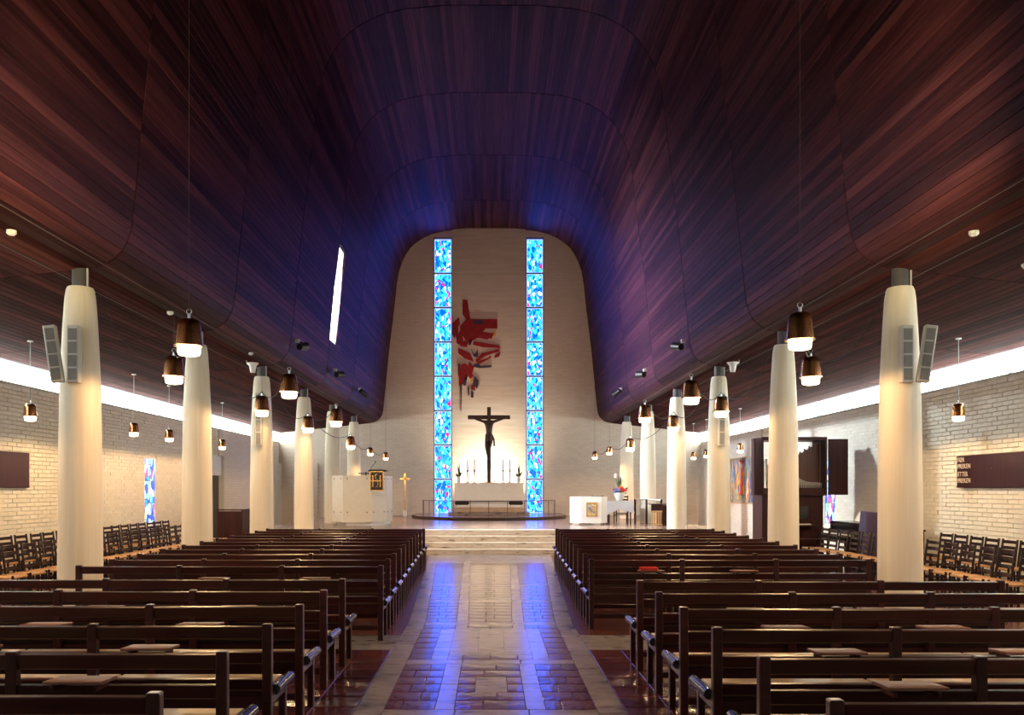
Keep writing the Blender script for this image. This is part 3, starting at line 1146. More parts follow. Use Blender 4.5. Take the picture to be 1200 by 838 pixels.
for sgn in (-1, 1):
    side = 'pulpit' if sgn < 0 else 'organ'
    for k, (u, v, y) in enumerate(dataI[sgn]):
        x, z = (u - 574.5) * y / 1000, 1.7 + (573 - v) * y / 1000
        pendant(x, y, z, soffit_h(x) - .02, big_lamp, 1, 'copper bell pendant lamp above the pews on the %s side, %s from the entrance end' % (side, ORD[k]), GN, L['pendant'], M['wire'], .0022)
        if y > 6:
            inner[sgn].append((x, y, z + .52))
    for k, (u, v, y) in enumerate(dataO[sgn]):
        x, z = (u - 574.5) * y / 1000, 1.7 + (573 - v) * y / 1000
        pendant(x, y, z, soffit_h(x) - .02, big_lamp, 1, 'copper bell pendant lamp hanging just in front of the %s column on the %s side' % (ORD[k + 1], side), GN, L['column_pendant'], M['wire'], .003)
        outer[sgn].append((x, y, z + .52))
    for k, (u, v, y) in enumerate(dataC[sgn]):
        x, z = (u - 574.5) * y / 1000, 1.7 + (573 - v) * y / 1000
        pendant(x, y, z, soffit_h(x) - .02, small_lamp if k else big_lamp, .66 if k else 1, 'copper pendant lamp over the chancel on the %s side, %s towards the altar' % (side, ORD[k]), 'copper pendant lamps over the chancel', L['pendant'] * .5, M['wire'], .004)
        inner[sgn].append((x, y, z + (.35 if k else .52)))
    for k, y in enumerate(dataS[sgn]):
        pendant(sgn * 7.6, y, 2.82 - .02 * (sgn > 0), soffit_h(7.6) - .005, small_lamp, .66, 'small copper pendant lamp over the side chairs, %s side, %s from the entrance end' % (side, ORD[k]), 'small copper pendants in the side aisles', L['side_pendant'], M['cord'], .006)

# sagging black cables between columns and lamps
def cable(pts_, label, r=.008, m='cable'):
    bm = NB()
    tube(bm, pts_, r, 6)
    o = part('cable', bm, M[m], None, True)
    return tag(o, label, 'cable', 'cables slung under the ceiling')
for sgn in (-1, 1):
    side = 'pulpit' if sgn < 0 else 'organ'
    for k in range(3):
        c0 = (sgn * (COLX - .235), COLY[k] - .10, 4.10)
        cable(sag(c0, outer[sgn][k], .42), 'black cable sagging from the %s %s-side column to the lamp before the next column' % (ORD[k], side))
        cable(sag(inner[sgn][k], outer[sgn][k], .28), 'black cable sagging between the %s pew lamp and the %s column lamp, %s side' % (ORD[k], ORD[k + 1], side))
    cs = inner[sgn]
    cable(sag(outer[sgn][2], cs[3], .35), 'black cable from the fourth %s-side column lamp to the first chancel lamp' % side)
    cable(sag(cs[3], cs[4], .3), 'black cable between the first and second chancel lamps, %s side' % side)
    cable(sag(cs[4], cs[5], .25), 'black cable between the second and third chancel lamps, %s side' % side)

# black spotlights fixed low on the vault, aimed at the altar wall
def spot_fixture(x, y, z, target, label, energy, size=26):
    t = thing('spotlight', label, 'spotlight', (x, y, z), 0, 'black spotlights on the vault')
    sg = 1 if x > 0 else -1
    d = (Vector(target) - Vector((x, y, z))).normalized()
    bm = NB()
    cyl(bm, -d * .14, d * .14, .075, .10, 16)
    part('lamp_head', bm, M['black'], t, True)
    bm = NB()
    tube(bm, [(sg * .16, 0, .06), (sg * .05, 0, .10), (0, 0, .08)], .014, 6)
    part('bracket', bm, M['black'], t, True)
    bm = NB()
    box(bm, sg * .12 - .05, sg * .12 + .05, -.04, .04, .08, .17, .01)
    part('ballast', bm, M['white'], t)
    bm = NB()
    cyl(bm, d * .135, d * .146, .085, .085, 16)
    part('lens', bm, M['diffuser'], t)
    li = bpy.data.lights.new('spot_bulb', 'SPOT')
    li.energy = energy
    li.color = (1.0, 0.50, 0.40)
    li.spot_size = R(size)
    li.spot_blend = 0.9
    li.shadow_soft_size = .06
    o = bpy.data.objects.new('spot_bulb', li)
    C.objects.link(o)
    o.parent = t
    o.location = d * .16
    o.rotation_euler = d.to_track_quat('-Z', 'Y').to_euler()
for sgn in (-1, 1):
    side = 'pulpit' if sgn < 0 else 'organ'
    for k, (y, tg) in enumerate(((19.2, (-sgn * 1.5, YB, 8.6)), (23.9, (-sgn * 2.2, YB, 6.5)), (28.4, (AX, AY, 1.6)))):
        spot_fixture(sgn * 4.22, y, 4.9, tg, 'black spotlight on the %s side of the vault, %s towards the altar' % (side, ORD[k]), L['altar_spot'] * (1.9, 1.0, .35)[k], (38, 44, 30)[k])

# white conical uplights at the third columns, and their twins nearer the entrance
def uplight(x, y, z, label, energy, aim=None):
    t = thing('uplight', label, 'lamp', (x, y, z), 0, 'white uplights under the soffit')
    sg = 1 if x > 0 else -1
    bm = NB()
    lathe(bm, [(0, -.14), (.05, -.14), (.06, -.08), (.075, 0), (.115, .045), (.125, .06), (.11, .06), (.07, .0), (0, -.02)], 20)
    part('bowl', bm, M['white'], t, True)
    bm = NB()
    if energy:
        for a in (0, 2.1, 4.2):
            cyl(bm, (.115 * math.cos(a), .115 * math.sin(a), .05), (0, 0, .6), .004, seg=6)
        cyl(bm, (0, 0, .6), (0, 0, soffit_h(x) - z - .08), .005, seg=6)
    else:
        tube(bm, [(sg * .10, .03, .03), (sg * .14, .05, .06), (sg * .15, .05, 4.40 - z)], .01, 6)
    part('bracket', bm, M['white'], t, True)
    if energy:
        li = bpy.data.lights.new('uplight_bulb', 'SPOT')
        li.energy = energy
        li.color = (1.0, 0.76, 0.34)
        li.spot_size = R(50)
        li.spot_blend = 1.0
        li.shadow_soft_size = .012
        o = bpy.data.objects.new('uplight_bulb', li)
        C.objects.link(o)
        o.parent = t
        o.location = (0, 0, .07)
        d = (Vector(aim) - Vector((x, y, z))).normalized()
        o.rotation_euler = d.to_track_quat('-Z', 'Y').to_euler()
uplight(-4.98, 17.9, 4.28, 'white conical lamp under the soffit at the third pulpit-side column', 0)
uplight(5.06, 17.8, 4.28, 'white conical lamp under the soffit at the third organ-side column', 0)

# small white detectors on the boards
def detector(x, y, z, label):
    bm = NB()
    lathe(bm, [(0, 0), (.05, 0), (.05, -.03), (.03, -.05), (0, -.05)], 16)
    o = part('detector', bm, M['white'], None, True, (x, y, z))
    return tag(o, label, 'detector', 'small white ceiling detectors')
detector(-5.05, 9.0, soffit_h(5.05) - .005, 'small white ceiling detector nearest the entrance on the pulpit side')
detector(5.1, 9.0, soffit_h(5.1) - .005, 'small white ceiling detector nearest the entrance on the organ side')
detector(-4.95, 13.2, soffit_h(4.95) - .005, 'small white ceiling detector near the second column on the pulpit side')
detector(-4.85, 17.3, soffit_h(4.85) - .005, 'small white ceiling detector near the third column on the pulpit side')

# long pale conduits along the soffit edge
for sgn in (-1, 1):
    side = 'pulpit' if sgn < 0 else 'organ'
    bm = NB()
    tube(bm, [(sgn * 4.78, 6.5 + 2.6 * k, soffit_h(4.78) - .022) for k in range(9)], .006, 6)
    tag(part('conduit', bm, M['wire'], None, True), 'thin conduit running along the soffit edge above the %s-side columns' % side, 'conduit', 'conduits on the soffit')
    bm = NB()
    tube(bm, [(sgn * 5.35, 6.5 + 2.6 * k, soffit_h(5.35) - .022) for k in range(9)], .006, 6)
    tag(part('conduit', bm, M['wire'], None, True), 'thin conduit running outside the %s-side columns under the soffit' % side, 'conduit', 'conduits on the soffit')

# ------------------------------------------------------------------ column loudspeakers
def speaker(name_label, loc, h, wd, tilt=0.0, yaw=0.0, bracket=None):
    t = thing('loudspeaker', name_label, 'loudspeaker', loc, 0, 'slim grey column loudspeakers')
    t.rotation_euler = (0, tilt, yaw)
    bm = NB()
    box(bm, -wd / 2, wd / 2, -.05, .05, 0, h, .01)
    part('body', bm, M['grey'], t)
    n = 4
    for k in range(n):
        bm = NB()
        z0 = .03 + k * (h - .05) / n
        box(bm, -wd / 2 + .02, wd / 2 - .02, -.056, -.049, z0, z0 + (h - .05) / n - .02, .002)
        part('grille', bm, M['grille'], t)
    if bracket:
        bm = NB()
        cyl(bm, (0, .05, h * .55), bracket, .022, seg=8)
        part('bracket', bm, M['black'], t)
for sgn in (-1, 1):
    side = 'pulpit' if sgn < 0 else 'organ'
    speaker('slim upright grey loudspeaker flat against the first column, %s side' % side, (sgn * (COLX - .08), 10.30, 2.98), .69, .145)
    speaker('slim grey loudspeaker tilted out on a bracket from the first column, %s side' % side, (sgn * (COLX + .10), 10.27, 2.98), .69, .14, sgn * R(8), sgn * R(-12), (-sgn * .04, .11, .38))
    speaker('slim upright grey loudspeaker on the third column, %s side' % side, (sgn * (COLX - .02), 18.74, 2.65), 1.15, .14)

# ------------------------------------------------------------------ hymn boards on the side walls
def text_mesh(body, size, mt, sx=1.0):
    cu = bpy.data.curves.new('lettering', 'FONT')
    cu.body = body
    cu.size = size
    cu.extrude = .004
    cu.space_line = .95
    ob = bpy.data.objects.new('tmp_text', cu)
    C.objects.link(ob)
    dg = bpy.context.evaluated_depsgraph_get()
    me = bpy.data.meshes.new_from_object(ob.evaluated_get(dg))
    bpy.data.objects.remove(ob)
    me.transform(Matrix.Diagonal((sx, 1, 1, 1)))
    me.materials.clear()
    me.materials.append(mt)
    return me
M['lettering'] = plain('white_lettering', (0.70, 0.66, 0.62), 0.6, var=.02)
for sgn in (-1, 1):
    ya, yb = (13.3, 15.95) if sgn > 0 else (13.4, 16.15)
    t = thing('hymn_board', 'dark brown hymn board on the %s-side wall%s' % ('pulpit' if sgn < 0 else 'organ', ' with white lettering' if sgn > 0 else ', without visible lettering'), 'hymn board', (sgn * (XW - .06), yb, 1.72))
    bm = NB()
    box(bm, -.02, .02, ya - yb, 0, 0, .59 if sgn > 0 else .66, .006)
    part('panel', bm, M['darkwood'], t)
    bm = NB()
    hh = .59 if sgn > 0 else .66
    for z in (.012, hh - .026):
        box(bm, -sgn * .032, -sgn * .02, ya - yb, 0, z, z + .014)
    part('groove_strip', bm, M['darkwood'], t)
    bm = NB()
    for yy in (-.3, ya - yb + .3):
        box(bm, sgn * .02, sgn * .045, yy - .03, yy + .03, .1, .5)
    part('wall_batten', bm, M['darkwood'], t)
    if sgn > 0:
        for txt, z in (('F\u00d8R\nPREKEN', .475), ('ETTER\nPREKEN', .21)):
            me = text_mesh(txt, .125, M['lettering'], .95)
            o = link('lettering', me, t)
            o.matrix_local = Matrix.Translation((-.024, -.04, z)) @ Matrix.Rotation(R(-90), 4, 'Z') @ Matrix.Rotation(R(90), 4, 'X')
        for yy, z in ((-.62, .32), (-1.12, .34)):
            bm = NB()
            cyl(bm, (-.02, yy, z), (-.034, yy, z), .010, seg=8)
            part('peg', bm, M['brass'], t)

# ------------------------------------------------------------------ altar group
def half_disc(a, b_, cy, n=40):
    return [(AX + a * math.cos(math.pi + math.pi * i / n), cy + b_ * math.sin(math.pi + math.pi * i / n)) for i in range(n + 1)]
t = thing('altar_platform', 'low round-fronted platform with dark edge beneath the altar', 'platform', (0, 0, 0))
bm = NB()
prism(bm, half_disc(2.95, 3.3, AY) + [(AX + 2.95, YB - .14), (AX - 2.95, YB - .14)], lambda u, v, d: (u, v, d), .645, .70)
part('top', bm, M['chancelfloor'], t)
bm = NB()
o_ = half_disc(2.97, 3.32, AY)
i_ = half_disc(2.90, 3.25, AY)
prism(bm, o_ + i_[::-1], lambda u, v, d: (u, v, d), .62, .70)
part('edge_band', bm, M['bronze'], t)
bm = NB()
prism(bm, half_disc(2.6, 2.95, AY) + [(AX + 2.6, YB - .14), (AX - 2.6, YB - .14)], lambda u, v, d: (u, v, d), CH, .645)
part('plinth', bm, M['black'], t)

t = thing('communion_rail', 'thin brown steel communion rail curving around the altar', 'rail', (0, 0, .70))
bm = NB()
tube(bm, [(x, y, .57) for x, y in half_disc(2.55, 2.9, AY, 48)], .016, 8)
part('handrail', bm, M['railbrown'], t, True)
bm = NB()
tube(bm, [(x, y, .50) for x, y in half_disc(2.42, 2.77, AY, 48)], .006, 6)
part('inner_rail', bm, M['railbrown'], t, True)
for k in range(13):
    a = math.pi + math.pi * (k + .02) / 12.04
    bm = NB()
    cyl(bm, (AX + 2.55 * math.cos(a), AY + 2.9 * math.sin(a), 0), (AX + 2.55 * math.cos(a), AY + 2.9 * math.sin(a), .565), .013, seg=8)
    part('post', bm, M['railbrown'], t, True)

t = thing('altar', 'pale block altar on a recessed base with marble plinth', 'altar', (AX, AY, .70))
bm = NB()
box(bm, -1.53, 1.53, -1.1, 1.6, 0, .13, .006)
part('marble_plinth', bm, M['marble'], t)
bm = NB()
box(bm, -1.32, 1.32, -.72, 1.0, .13, .29, .006)
part('footpace', bm, M['beige'], t)
bm = NB()
box(bm, -1.25, 1.25, .15, .9, .29, .55)
part('base', bm, M['cool_white'], t)
for a, b_ in ((-1.33, -.60), (-.592, .50), (.508, 1.33)):
    bm = NB()
    box(bm, a, b_, -.02, .0, .55, 1.21, .003)
    part('front_panel', bm, M['white'], t)
bm = NB()
box(bm, -1.335, 1.335, 0, 1.0, .54, 1.20)
part('block', bm, M['white'], t)
bm = NB()
box(bm, -1.36, 1.36, -.03, 1.03, 1.20, 1.235, .004)
part('table_top', bm, M['white'], t)
ATOP = .70 + 1.235
for sx, nm in ((-1.03, 'pulpit'), (1.03, 'organ')):
    t = thing('kneeling_stool', 'low stool with black cushion at the altar, %s side' % nm, 'stool', (AX + sx, AY - .42, .99), 0, 'stools at the altar')
    bm = NB()
    box(bm, -.28, .28, -.16, .16, .10, .24, .05)
    part('cushion', bm, M['black'], t, True)
    for a in (-.2, .2):
        for b_ in (-.1, .1):
            bm = NB()
            cyl(bm, (a, b_, 0), (a, b_, .11), .012, seg=8)
            part('leg', bm, M['steel'], t)

# crucifix with figure
def skin(name, verts, edges, radii, mt, parent, sub=2):
    me = bpy.data.meshes.new('tmp_skin')
    me.from_pydata(verts, edges, [])
    ob = bpy.data.objects.new('tmp_skin', me)
    C.objects.link(ob)
    md = ob.modifiers.new('skin', 'SKIN')
    md.use_smooth_shade = True
    for i, v in enumerate(me.skin_vertices[0].data):
        r = radii[i]
        v.radius = r if isinstance(r, tuple) else (r, r)
        v.use_root = (i == 0)
    s_ = ob.modifiers.new('sub', 'SUBSURF')
    s_.levels = sub
    dg = bpy.context.evaluated_depsgraph_get()
    out = bpy.data.meshes.new_from_object(ob.evaluated_get(dg))
    bpy.data.objects.remove(ob)
    out.materials.clear()
    out.materials.append(mt)
    return link(name, out, parent)
CX, CY = AX + .0, AY + .55
t = thing('crucifix', 'tall dark wooden crucifix with a bronze figure standing on the altar', 'crucifix', (CX, CY, ATOP))
bm = NB()
box(bm, -.075, .075, -.05, .05, .04, 2.98, .006)
part('upright', bm, M['bronze'], t)
bm = NB()
box(bm, -.83, .83, -.045, .045, 2.50, 2.66, .006)
part('crossbeam', bm, M['bronze'], t)
bm = NB()
lathe(bm, [(0, .06), (.10, .06), (.22, .045), (.36, .015), (.38, 0), (0, 0)], 32)
part('foot', bm, M['brass'], t, True)
t2 = thing('crucified_figure', 'dark bronze figure with outstretched arms hanging on the crucifix', 'figure', (CX, CY - .075, ATOP))
V = [(0, -.06, 1.78), (0.0, -.07, 1.95), (.01, -.08, 2.15), (0, -.07, 2.36), (-.02, -.075, 2.46), (-.05, -.10, 2.55), (-.055, -.12, 2.66),
     (-.15, -.06, 2.39), (-.42, -.03, 2.47), (-.68, -.02, 2.565), (-.76, -.02, 2.575),
     (.15, -.06, 2.39), (.42, -.03, 2.47), (.68, -.02, 2.565), (.76, -.02, 2.575),
     (-.085, -.06, 1.70), (-.10, -.13, 1.36), (-.03, -.06, .98), (-.01, -.10, .88),
     (.085, -.06, 1.70), (.02, -.15, 1.36), (.03, -.09, .98), (.03, -.13, .88)]
Eg = [(0, 1), (1, 2), (2, 3), (3, 4), (4, 5), (5, 6), (3, 7), (7, 8), (8, 9), (9, 10), (3, 11), (11, 12), (12, 13), (13, 14),
      (0, 15), (15, 16), (16, 17), (17, 18), (0, 19), (19, 20), (20, 21), (21, 22)]
rad = [(.13, .09), (.115, .085), (.145, .095), (.15, .085), .05, .075, .06, .065, .045, .032, .03, .065, .045, .032, .03,
       .088, .06, .035, .028, .088, .06, .035, .028]
skin('body', V, Eg, rad, M['bronze'], t2)
bm = NB()
lathe(bm, [(.0, 1.93), (.13, 1.92), (.15, 1.85), (.155, 1.72), (.135, 1.62), (0, 1.63)], 20, (0, -.065, 0))
for v in bm.verts:
    v.co.y = -.065 + (v.co.y + .065) * .72
part('loincloth', bm, M['bronze'], t2, True)
bm = NB()
tube(bm, [(.13, -.07, 1.86), (.18, -.08, 1.74), (.20, -.07, 1.58), (.205, -.07, 1.44)], .035, 8)
part('cloth_fold', bm, M['bronze'], t2, True)

# long lamp on the floor behind the altar that washes the wall
t = thing('altar_lamp', 'long low lamp on the floor behind the altar, lighting the wall', 'lamp', (AX, 34.45, .83))
bm = NB()
box(bm, -1.0, 1.0, -.09, .09, 0, .10, .01)
part('housing', bm, M['white'], t)
bm = NB()
box(bm, -.97, .97, -.07, .07, .10, .106)
part('lens', bm, M['diffuser'], t)
li = bpy.data.lights.new('wall_washer_tube', 'AREA')
li.shape = 'RECTANGLE'
li.size, li.size_y = 1.9, .12
li.energy = L['wall_washer']
li.spread = R(95)
li.color = (1.0, 0.80, 0.56)
o = bpy.data.objects.new('wall_washer_tube', li)
C.objects.link(o)
o.parent = t
o.location = (0, 0, .125)
o.rotation_euler = Vector((0, .55, 1)).to_track_quat('-Z', 'Y').to_euler()

# candlesticks and vases on the altar
bm = NB()
lathe(bm, [(0, 0), (.085, 0), (.085, .02), (.03, .05), (.024, .22), (.035, .26), (.028, .30), (.028, .42), (.05, .46), (.05, .50), (0, .50)], 20)
stick_me = mesh('holder', bm, M['white'], True)
bm = NB()
cyl(bm, (0, 0, .50), (0, 0, .92), .030, seg=14)
candle_me = mesh('candle', bm, M['candle'], True)
bm = NB()
lathe(bm, [(.03, .44), (.056, .455), (.056, .485), (.03, .50)], 20)
collar_me = mesh('collar', bm, M['bronze'], True)
bm = NB()
cyl(bm, (0, 0, .92), (0, 0, .945), .003, seg=6)
wick_me = mesh('wick', bm, M['black'])
for k, (u, lab) in enumerate(((548, 'outer candle on the pulpit side of the crucifix'), (556, 'inner candle on the pulpit side of the crucifix'),
                              (589.5, 'inner candle on the organ side of the crucifix'), (597.5, 'outer candle on the organ side of the crucifix'))):
    t = thing('candlestick', 'tall white ' + lab, 'candlestick', ((u - 574.5) * .0333, AY + .35, ATOP), 0, 'altar candles')
    for nm, me in (('holder', stick_me), ('candle', candle_me), ('collar', collar_me), ('wick', wick_me)):
        link(nm, me, t)
def leaf_blade(bm, base, tip, wd):
    base, tip = Vector(base), Vector(tip)
    d = tip - base
    s_ = d.cross(Vector((0, 1, .2))).normalized() * wd
    n_ = d.cross(s_).normalized() * .004
    mid = base.lerp(tip, .45)
    vs_ = [bm.verts.new(p) for p in (base, mid + s_, tip, mid - s_, mid + n_ * 2, mid - n_ * 2)]
    for f in ((0, 1, 4), (1, 2, 4), (2, 3, 4), (3, 0, 4), (1, 0, 5), (2, 1, 5), (3, 2, 5), (0, 3, 5)):
        bm.faces.new([vs_[i] for i in f])
def ball(bm, c, r, sub=1):
    bmesh.ops.create_icosphere(bm, subdivisions=sub, radius=r, matrix=Matrix.Translation(c))
for u, side in ((537.5, 'pulpit'), (608, 'organ')):
    t = thing('altar_vase', 'small white vase with dark sprigs at the %s end of the altar' % side, 'vase', ((u - 574.5) * .0333, AY + .35, ATOP), 0, 'vases on the altar')
    bm = NB()
    lathe(bm, [(0, 0), (.05, 0), (.07, .08), (.065, .16), (.045, .21), (.055, .25), (.04, .25), (0, .22)], 18)
    part('vase', bm, M['white'], t, True)
    for k in range(12):
        a = k * 2.4
        bm = NB()
        up = .35 + .38 * (k % 4 == 0) + .07 * (k % 3)
        sp_ = .20 if k % 4 else .04
        leaf_blade(bm, (0, 0, .22), (sp_ * math.cos(a), sp_ * math.sin(a), up), .025)
        part('leaf', bm, M['darkleaf'], t)

# standing brass cross by the altar wall
t = thing('standing_cross', 'slim brass processional cross on a white foot by the altar wall', 'cross', ((474.5 - 574.5) * .0345, 34.5, CH))
bm = NB()
box(bm, -.075, .075, -.075, .075, 0, .24, .01)
part('foot', bm, M['white'], t)
bm = NB()
cyl(bm, (0, 0, .24), (0, 0, 1.27), .03, seg=10)
part('staff', bm, M['brass'], t, True)
bm = NB()
box(bm, -.04, .04, -.014, .014, 1.25, 1.74, .004)
box(bm, -.20, .20, -.014, .014, 1.47, 1.55, .004)
part('cross_head', bm, M['brass'], t)

# ------------------------------------------------------------------ red abstract textile relief on the altar wall
def px_wall(u, v, y=YB - .15):
    return ((u - 574.5) * y / 1000, y, 1.7 + (573 - v) * y / 1000)
ART = {
 'red': [[(543.5, 351), (548.5, 352), (552.5, 374), (547, 374), (543, 368)], [(548, 374), (583.5, 374), (584, 385), (570, 385), (566, 390), (554, 388), (547, 397), (541, 392), (540, 382)],
         [(531, 379), (539, 372), (540, 380), (535, 388), (534, 397), (531, 392)], [(547, 388), (560, 388), (580, 391), (577, 397), (561, 396), (549, 402), (544, 395)],
         [(536, 395), (541, 386), (544, 398), (541, 405), (536, 402)], [(540, 400), (551, 399), (548, 407), (541, 406)], [(538, 408), (552, 414), (556, 424), (545, 420), (538, 414)],
         [(556, 400), (586, 405), (587, 408), (566, 407), (555, 404)], [(566, 414), (586, 409), (586, 412), (570, 417), (560, 424), (558, 422)], [(581, 416), (588, 412), (586, 418), (580, 420)],
         [(559, 424), (572, 420), (576, 417), (577, 419), (562, 427)], [(538, 429), (546, 426), (551, 430), (556, 441), (552, 444), (546, 436), (541, 446), (538, 440)],
         [(539, 441), (545, 440), (545, 450), (539, 452)], [(553, 452), (557, 450), (558, 458), (553, 456)], [(545, 432), (550, 436), (548, 446), (543, 444)], [(534, 388), (538, 384), (538, 392), (535, 396)],
         [(562, 392), (578, 394), (572, 398), (562, 396)], [(551, 424), (557, 430), (554, 438), (549, 431)]],
 'dark': [[(556, 427), (560, 426), (565, 429), (577, 428), (577, 430.5), (563, 431.5), (556, 430)], [(557, 441), (562, 446), (560, 456), (555, 450)], [(540, 451), (542.5, 451), (542, 468), (541.5, 481), (540.8, 482), (541, 468)],
          [(538.5, 426), (540, 426), (539, 437), (537.8, 434)], [(553, 408), (557, 416), (561, 409), (561, 419), (556, 418)], [(551, 399), (555, 397), (553, 404), (550, 405)], [(556, 375), (566, 375), (568, 380), (556, 380)],
          [(553, 458), (556, 460), (556, 466), (553, 466)], [(544, 446), (549, 438), (547, 452), (544, 452)], [(549, 455), (551, 452), (551, 463), (549.5, 464)], [(561, 452), (564, 446), (562, 451), (559, 457)], [(536, 387), (538, 390), (538, 399), (536.5, 394)]],
 'yellow': [[(578, 389), (583, 390), (581, 395), (577, 394)], [(552.5, 443), (555, 443), (555, 448), (552.5, 449)]],
}
M['art_red'] = plain('red_textile', (0.26, 0.006, 0.010), 0.8, var=.25)
M['art_dark'] = plain('blue_black_textile', (0.05, 0.035, 0.08), 0.8, var=.3)
M['art_yellow'] = plain('ochre_textile', (0.72, 0.42, 0.10), 0.8)
t = thing('wall_relief', 'abstract red and blue-black relief of loose strokes high on the altar wall', 'wall relief', px_wall(560, 415, YB - .13))
bx, by, bz = t.location
for cname, polys in ART.items():
    for i, poly in enumerate(polys):
        bm = NB()
        P = [px_wall(u - 1, v, YB - .13) for u, v in poly]
        prism(bm, [(p[0], p[2]) for p in P], lambda u, v, d: (u - bx, d - by, v - bz), YB - .132, YB - .16 - .004 * (i % 4) - (.008 if cname != 'red' else 0))
        part({'red': 'red_stroke', 'dark': 'dark_stroke', 'yellow': 'ochre_stroke'}[cname], bm, M['art_' + cname], t)

# ------------------------------------------------------------------ pulpit
t = thing('pulpit', 'large pale panelled pulpit with a black cloth on its reading desk', 'pulpit', (-3.9, 25.5, CH))
plan = [(-.93, .55), (-.50, 0), (.345, 0), (.71, .75), (.80, 1.55), (-.2, 2.0), (-1.0, 1.5)]
def wall_panel(bm, p, q, z0, z1, th=.03, shrink=.004):
    p, q = Vector(p), Vector(q)
    d = (q - p).normalized()
    n_ = Vector((d.y, -d.x))
    a, b_ = p + d * shrink, q - d * shrink
    prism(bm, [tuple(a), tuple(b_), tuple(b_ - n_ * th), tuple(a - n_ * th)], lambda u, v, w_: (u, v, w_), z0, z1)
    return d, n_
for i, (p, q) in enumerate(zip(plan, plan[1:] + plan[:1])):
    bm = NB()
    d, n_ = wall_panel(bm, p, q, .09, 1.50)
    po = part('panel', bm, M['pulpit'], t)
    if i < 4:
        lq = (Vector(q) - Vector(p)).length
        for f in (.13 / lq if lq > .5 else .2, 1 - .13 / lq if lq > .5 else .8):
            for z in (.40, 1.41):
                c = Vector(p).lerp(Vector(q), f)
                bm = NB()
                cyl(bm, (*(c - n_ * .01), z), (*(c + n_ * .010), z), .020, seg=10)
                part('bolt', bm, M['neck'], po)
bm = NB()
prism(bm, [(x * .9 + .03, y * .9 + .09) for x, y in plan], lambda u, v, d: (u, v, d), .0, .10)
part('base', bm, M['cool_white'], t)
bm = NB()
prism(bm, [(x * .96, y * .96 + .03) for x, y in plan], lambda u, v, d: (u, v, d), .30, .34)
part('inner_floor', bm, M['white'], t)
bm = NB()
box(bm, .25, .78, .02, .55, 1.62, 1.67, .006, Matrix.Translation((0, 0, 0)))
part('reading_desk', bm, M['darkwood'], t)
bm = NB()
box(bm, -.08, .26, .22, .55, 1.555, 1.58, .005)
part('side_shelf', bm, M['darkwood'], t)
bm = NB()
for x in (.12, .5):
    cyl(bm, (x, .45, .34), (x, .45, 1.62), .02, seg=8)
part('desk_post', bm, M['neck'], t)
bm = NB()
tube(bm, [(.28, .25, 1.67), (.32, .25, 1.78), (.42, .22, 1.86), (.44, .2, 1.90)], .008, 6)
ball(bm, (.445, .19, 1.92), .025)
part('microphone', bm, M['black'], t, True)
# cloth with monogram
bm = NB()
box(bm, .31, .72, -.055, -.04, 1.04, 1.68, .004)
cl = part('pulpit_cloth', bm, M['black'], t)
bm = NB()
for (a, b_, c, d) in ((.31, .72, 1.04, 1.065), (.31, .335, 1.065, 1.62), (.695, .72, 1.065, 1.62), (.31, .72, 1.60, 1.625)):
    box(bm, a, b_, -.060, -.055, c, d)
part('gold_border', bm, M['brass'], cl)
bm = NB()
for x in (.40, .62):
    box(bm, x - .012, x + .012, -.061, -.055, 1.16, 1.50)
box(bm, .36, .66, -.061, -.055, 1.33, 1.355)
s_pts = [(.565, 1.50), (.535, 1.535), (.495, 1.53), (.475, 1.48), (.49, 1.42), (.525, 1.37), (.55, 1.30), (.555, 1.22), (.53, 1.16), (.48, 1.15)]
tube(bm, [(x, -.060, z) for x, z in s_pts], .014, 6)
part('gold_monogram', bm, M['brass'], cl, False)

# ------------------------------------------------------------------ white ambo with plaque
t = thing('ambo', 'white many-sided box stand with a small colourful plaque', 'ambo', (2.95, 25.9, CH))
plan = [(-.50, .35), (-.19, 0), (.42, 0), (.64, .30), (.55, .85), (-.35, .9)]
bm = NB()
for p, q in zip(plan, plan[1:] + plan[:1]):
    bm = NB()
    wall_panel(bm, p, q, .06, .86)
    part('panel', bm, M['white'], t)
bm = NB()
prism(bm, [(x * .97 + .002, y * .97 + .012) for x, y in plan], lambda u, v, d: (u, v, d), .835, .86)
part('top', bm, M['white'], t)
for a, b_ in ((-.33, .22), (.3, .1), (.3, .7)):
    bm = NB()
    box(bm, a - .1, a + .1, b_ - .04, b_ + .04, 0, .07)
    part('foot', bm, M['white'], t)
bm = NB()
box(bm, -.03, .30, -.02, .0, .26, .69, .003)
pq = part('plaque_frame', bm, M['brass'], t)
PCOL = [('plaque_blue', (.08, .16, .45)), ('plaque_ivory', (.70, .62, .45)), ('plaque_gold', (.50, .32, .10)), ('plaque_sky', (.30, .48, .66))]
for n_, c_ in PCOL:
    M[n_] = plain(n_, c_, .5, var=.2)
rr = random.Random(3)
bm = NB()
box(bm, .0, .27, -.024, -.019, .29, .66)
part('plaque_ground', bm, M['plaque_gold'], pq)
for k in range(14):
    cx_, cz_ = rr.uniform(.03, .24), rr.uniform(.32, .63)
    a = rr.uniform(0, 3.1)
    l_, w_ = rr.uniform(.03, .09), rr.uniform(.01, .025)
    bm = NB()
    q_ = [(-l_, 0), (0, -w_), (l_, 0), (0, w_)]
    pl = [(min(.265, max(.005, cx_ + u * math.cos(a) - v * math.sin(a))), min(.655, max(.295, cz_ + u * math.sin(a) + v * math.cos(a)))) for u, v in q_]
    prism(bm, pl, lambda u, v, d: (u, d, v), -.0235, -.027 - .0004 * k)
    part('enamel_shape', bm, M[('plaque_blue', 'plaque_ivory', 'plaque_sky')[k % 3]], pq)

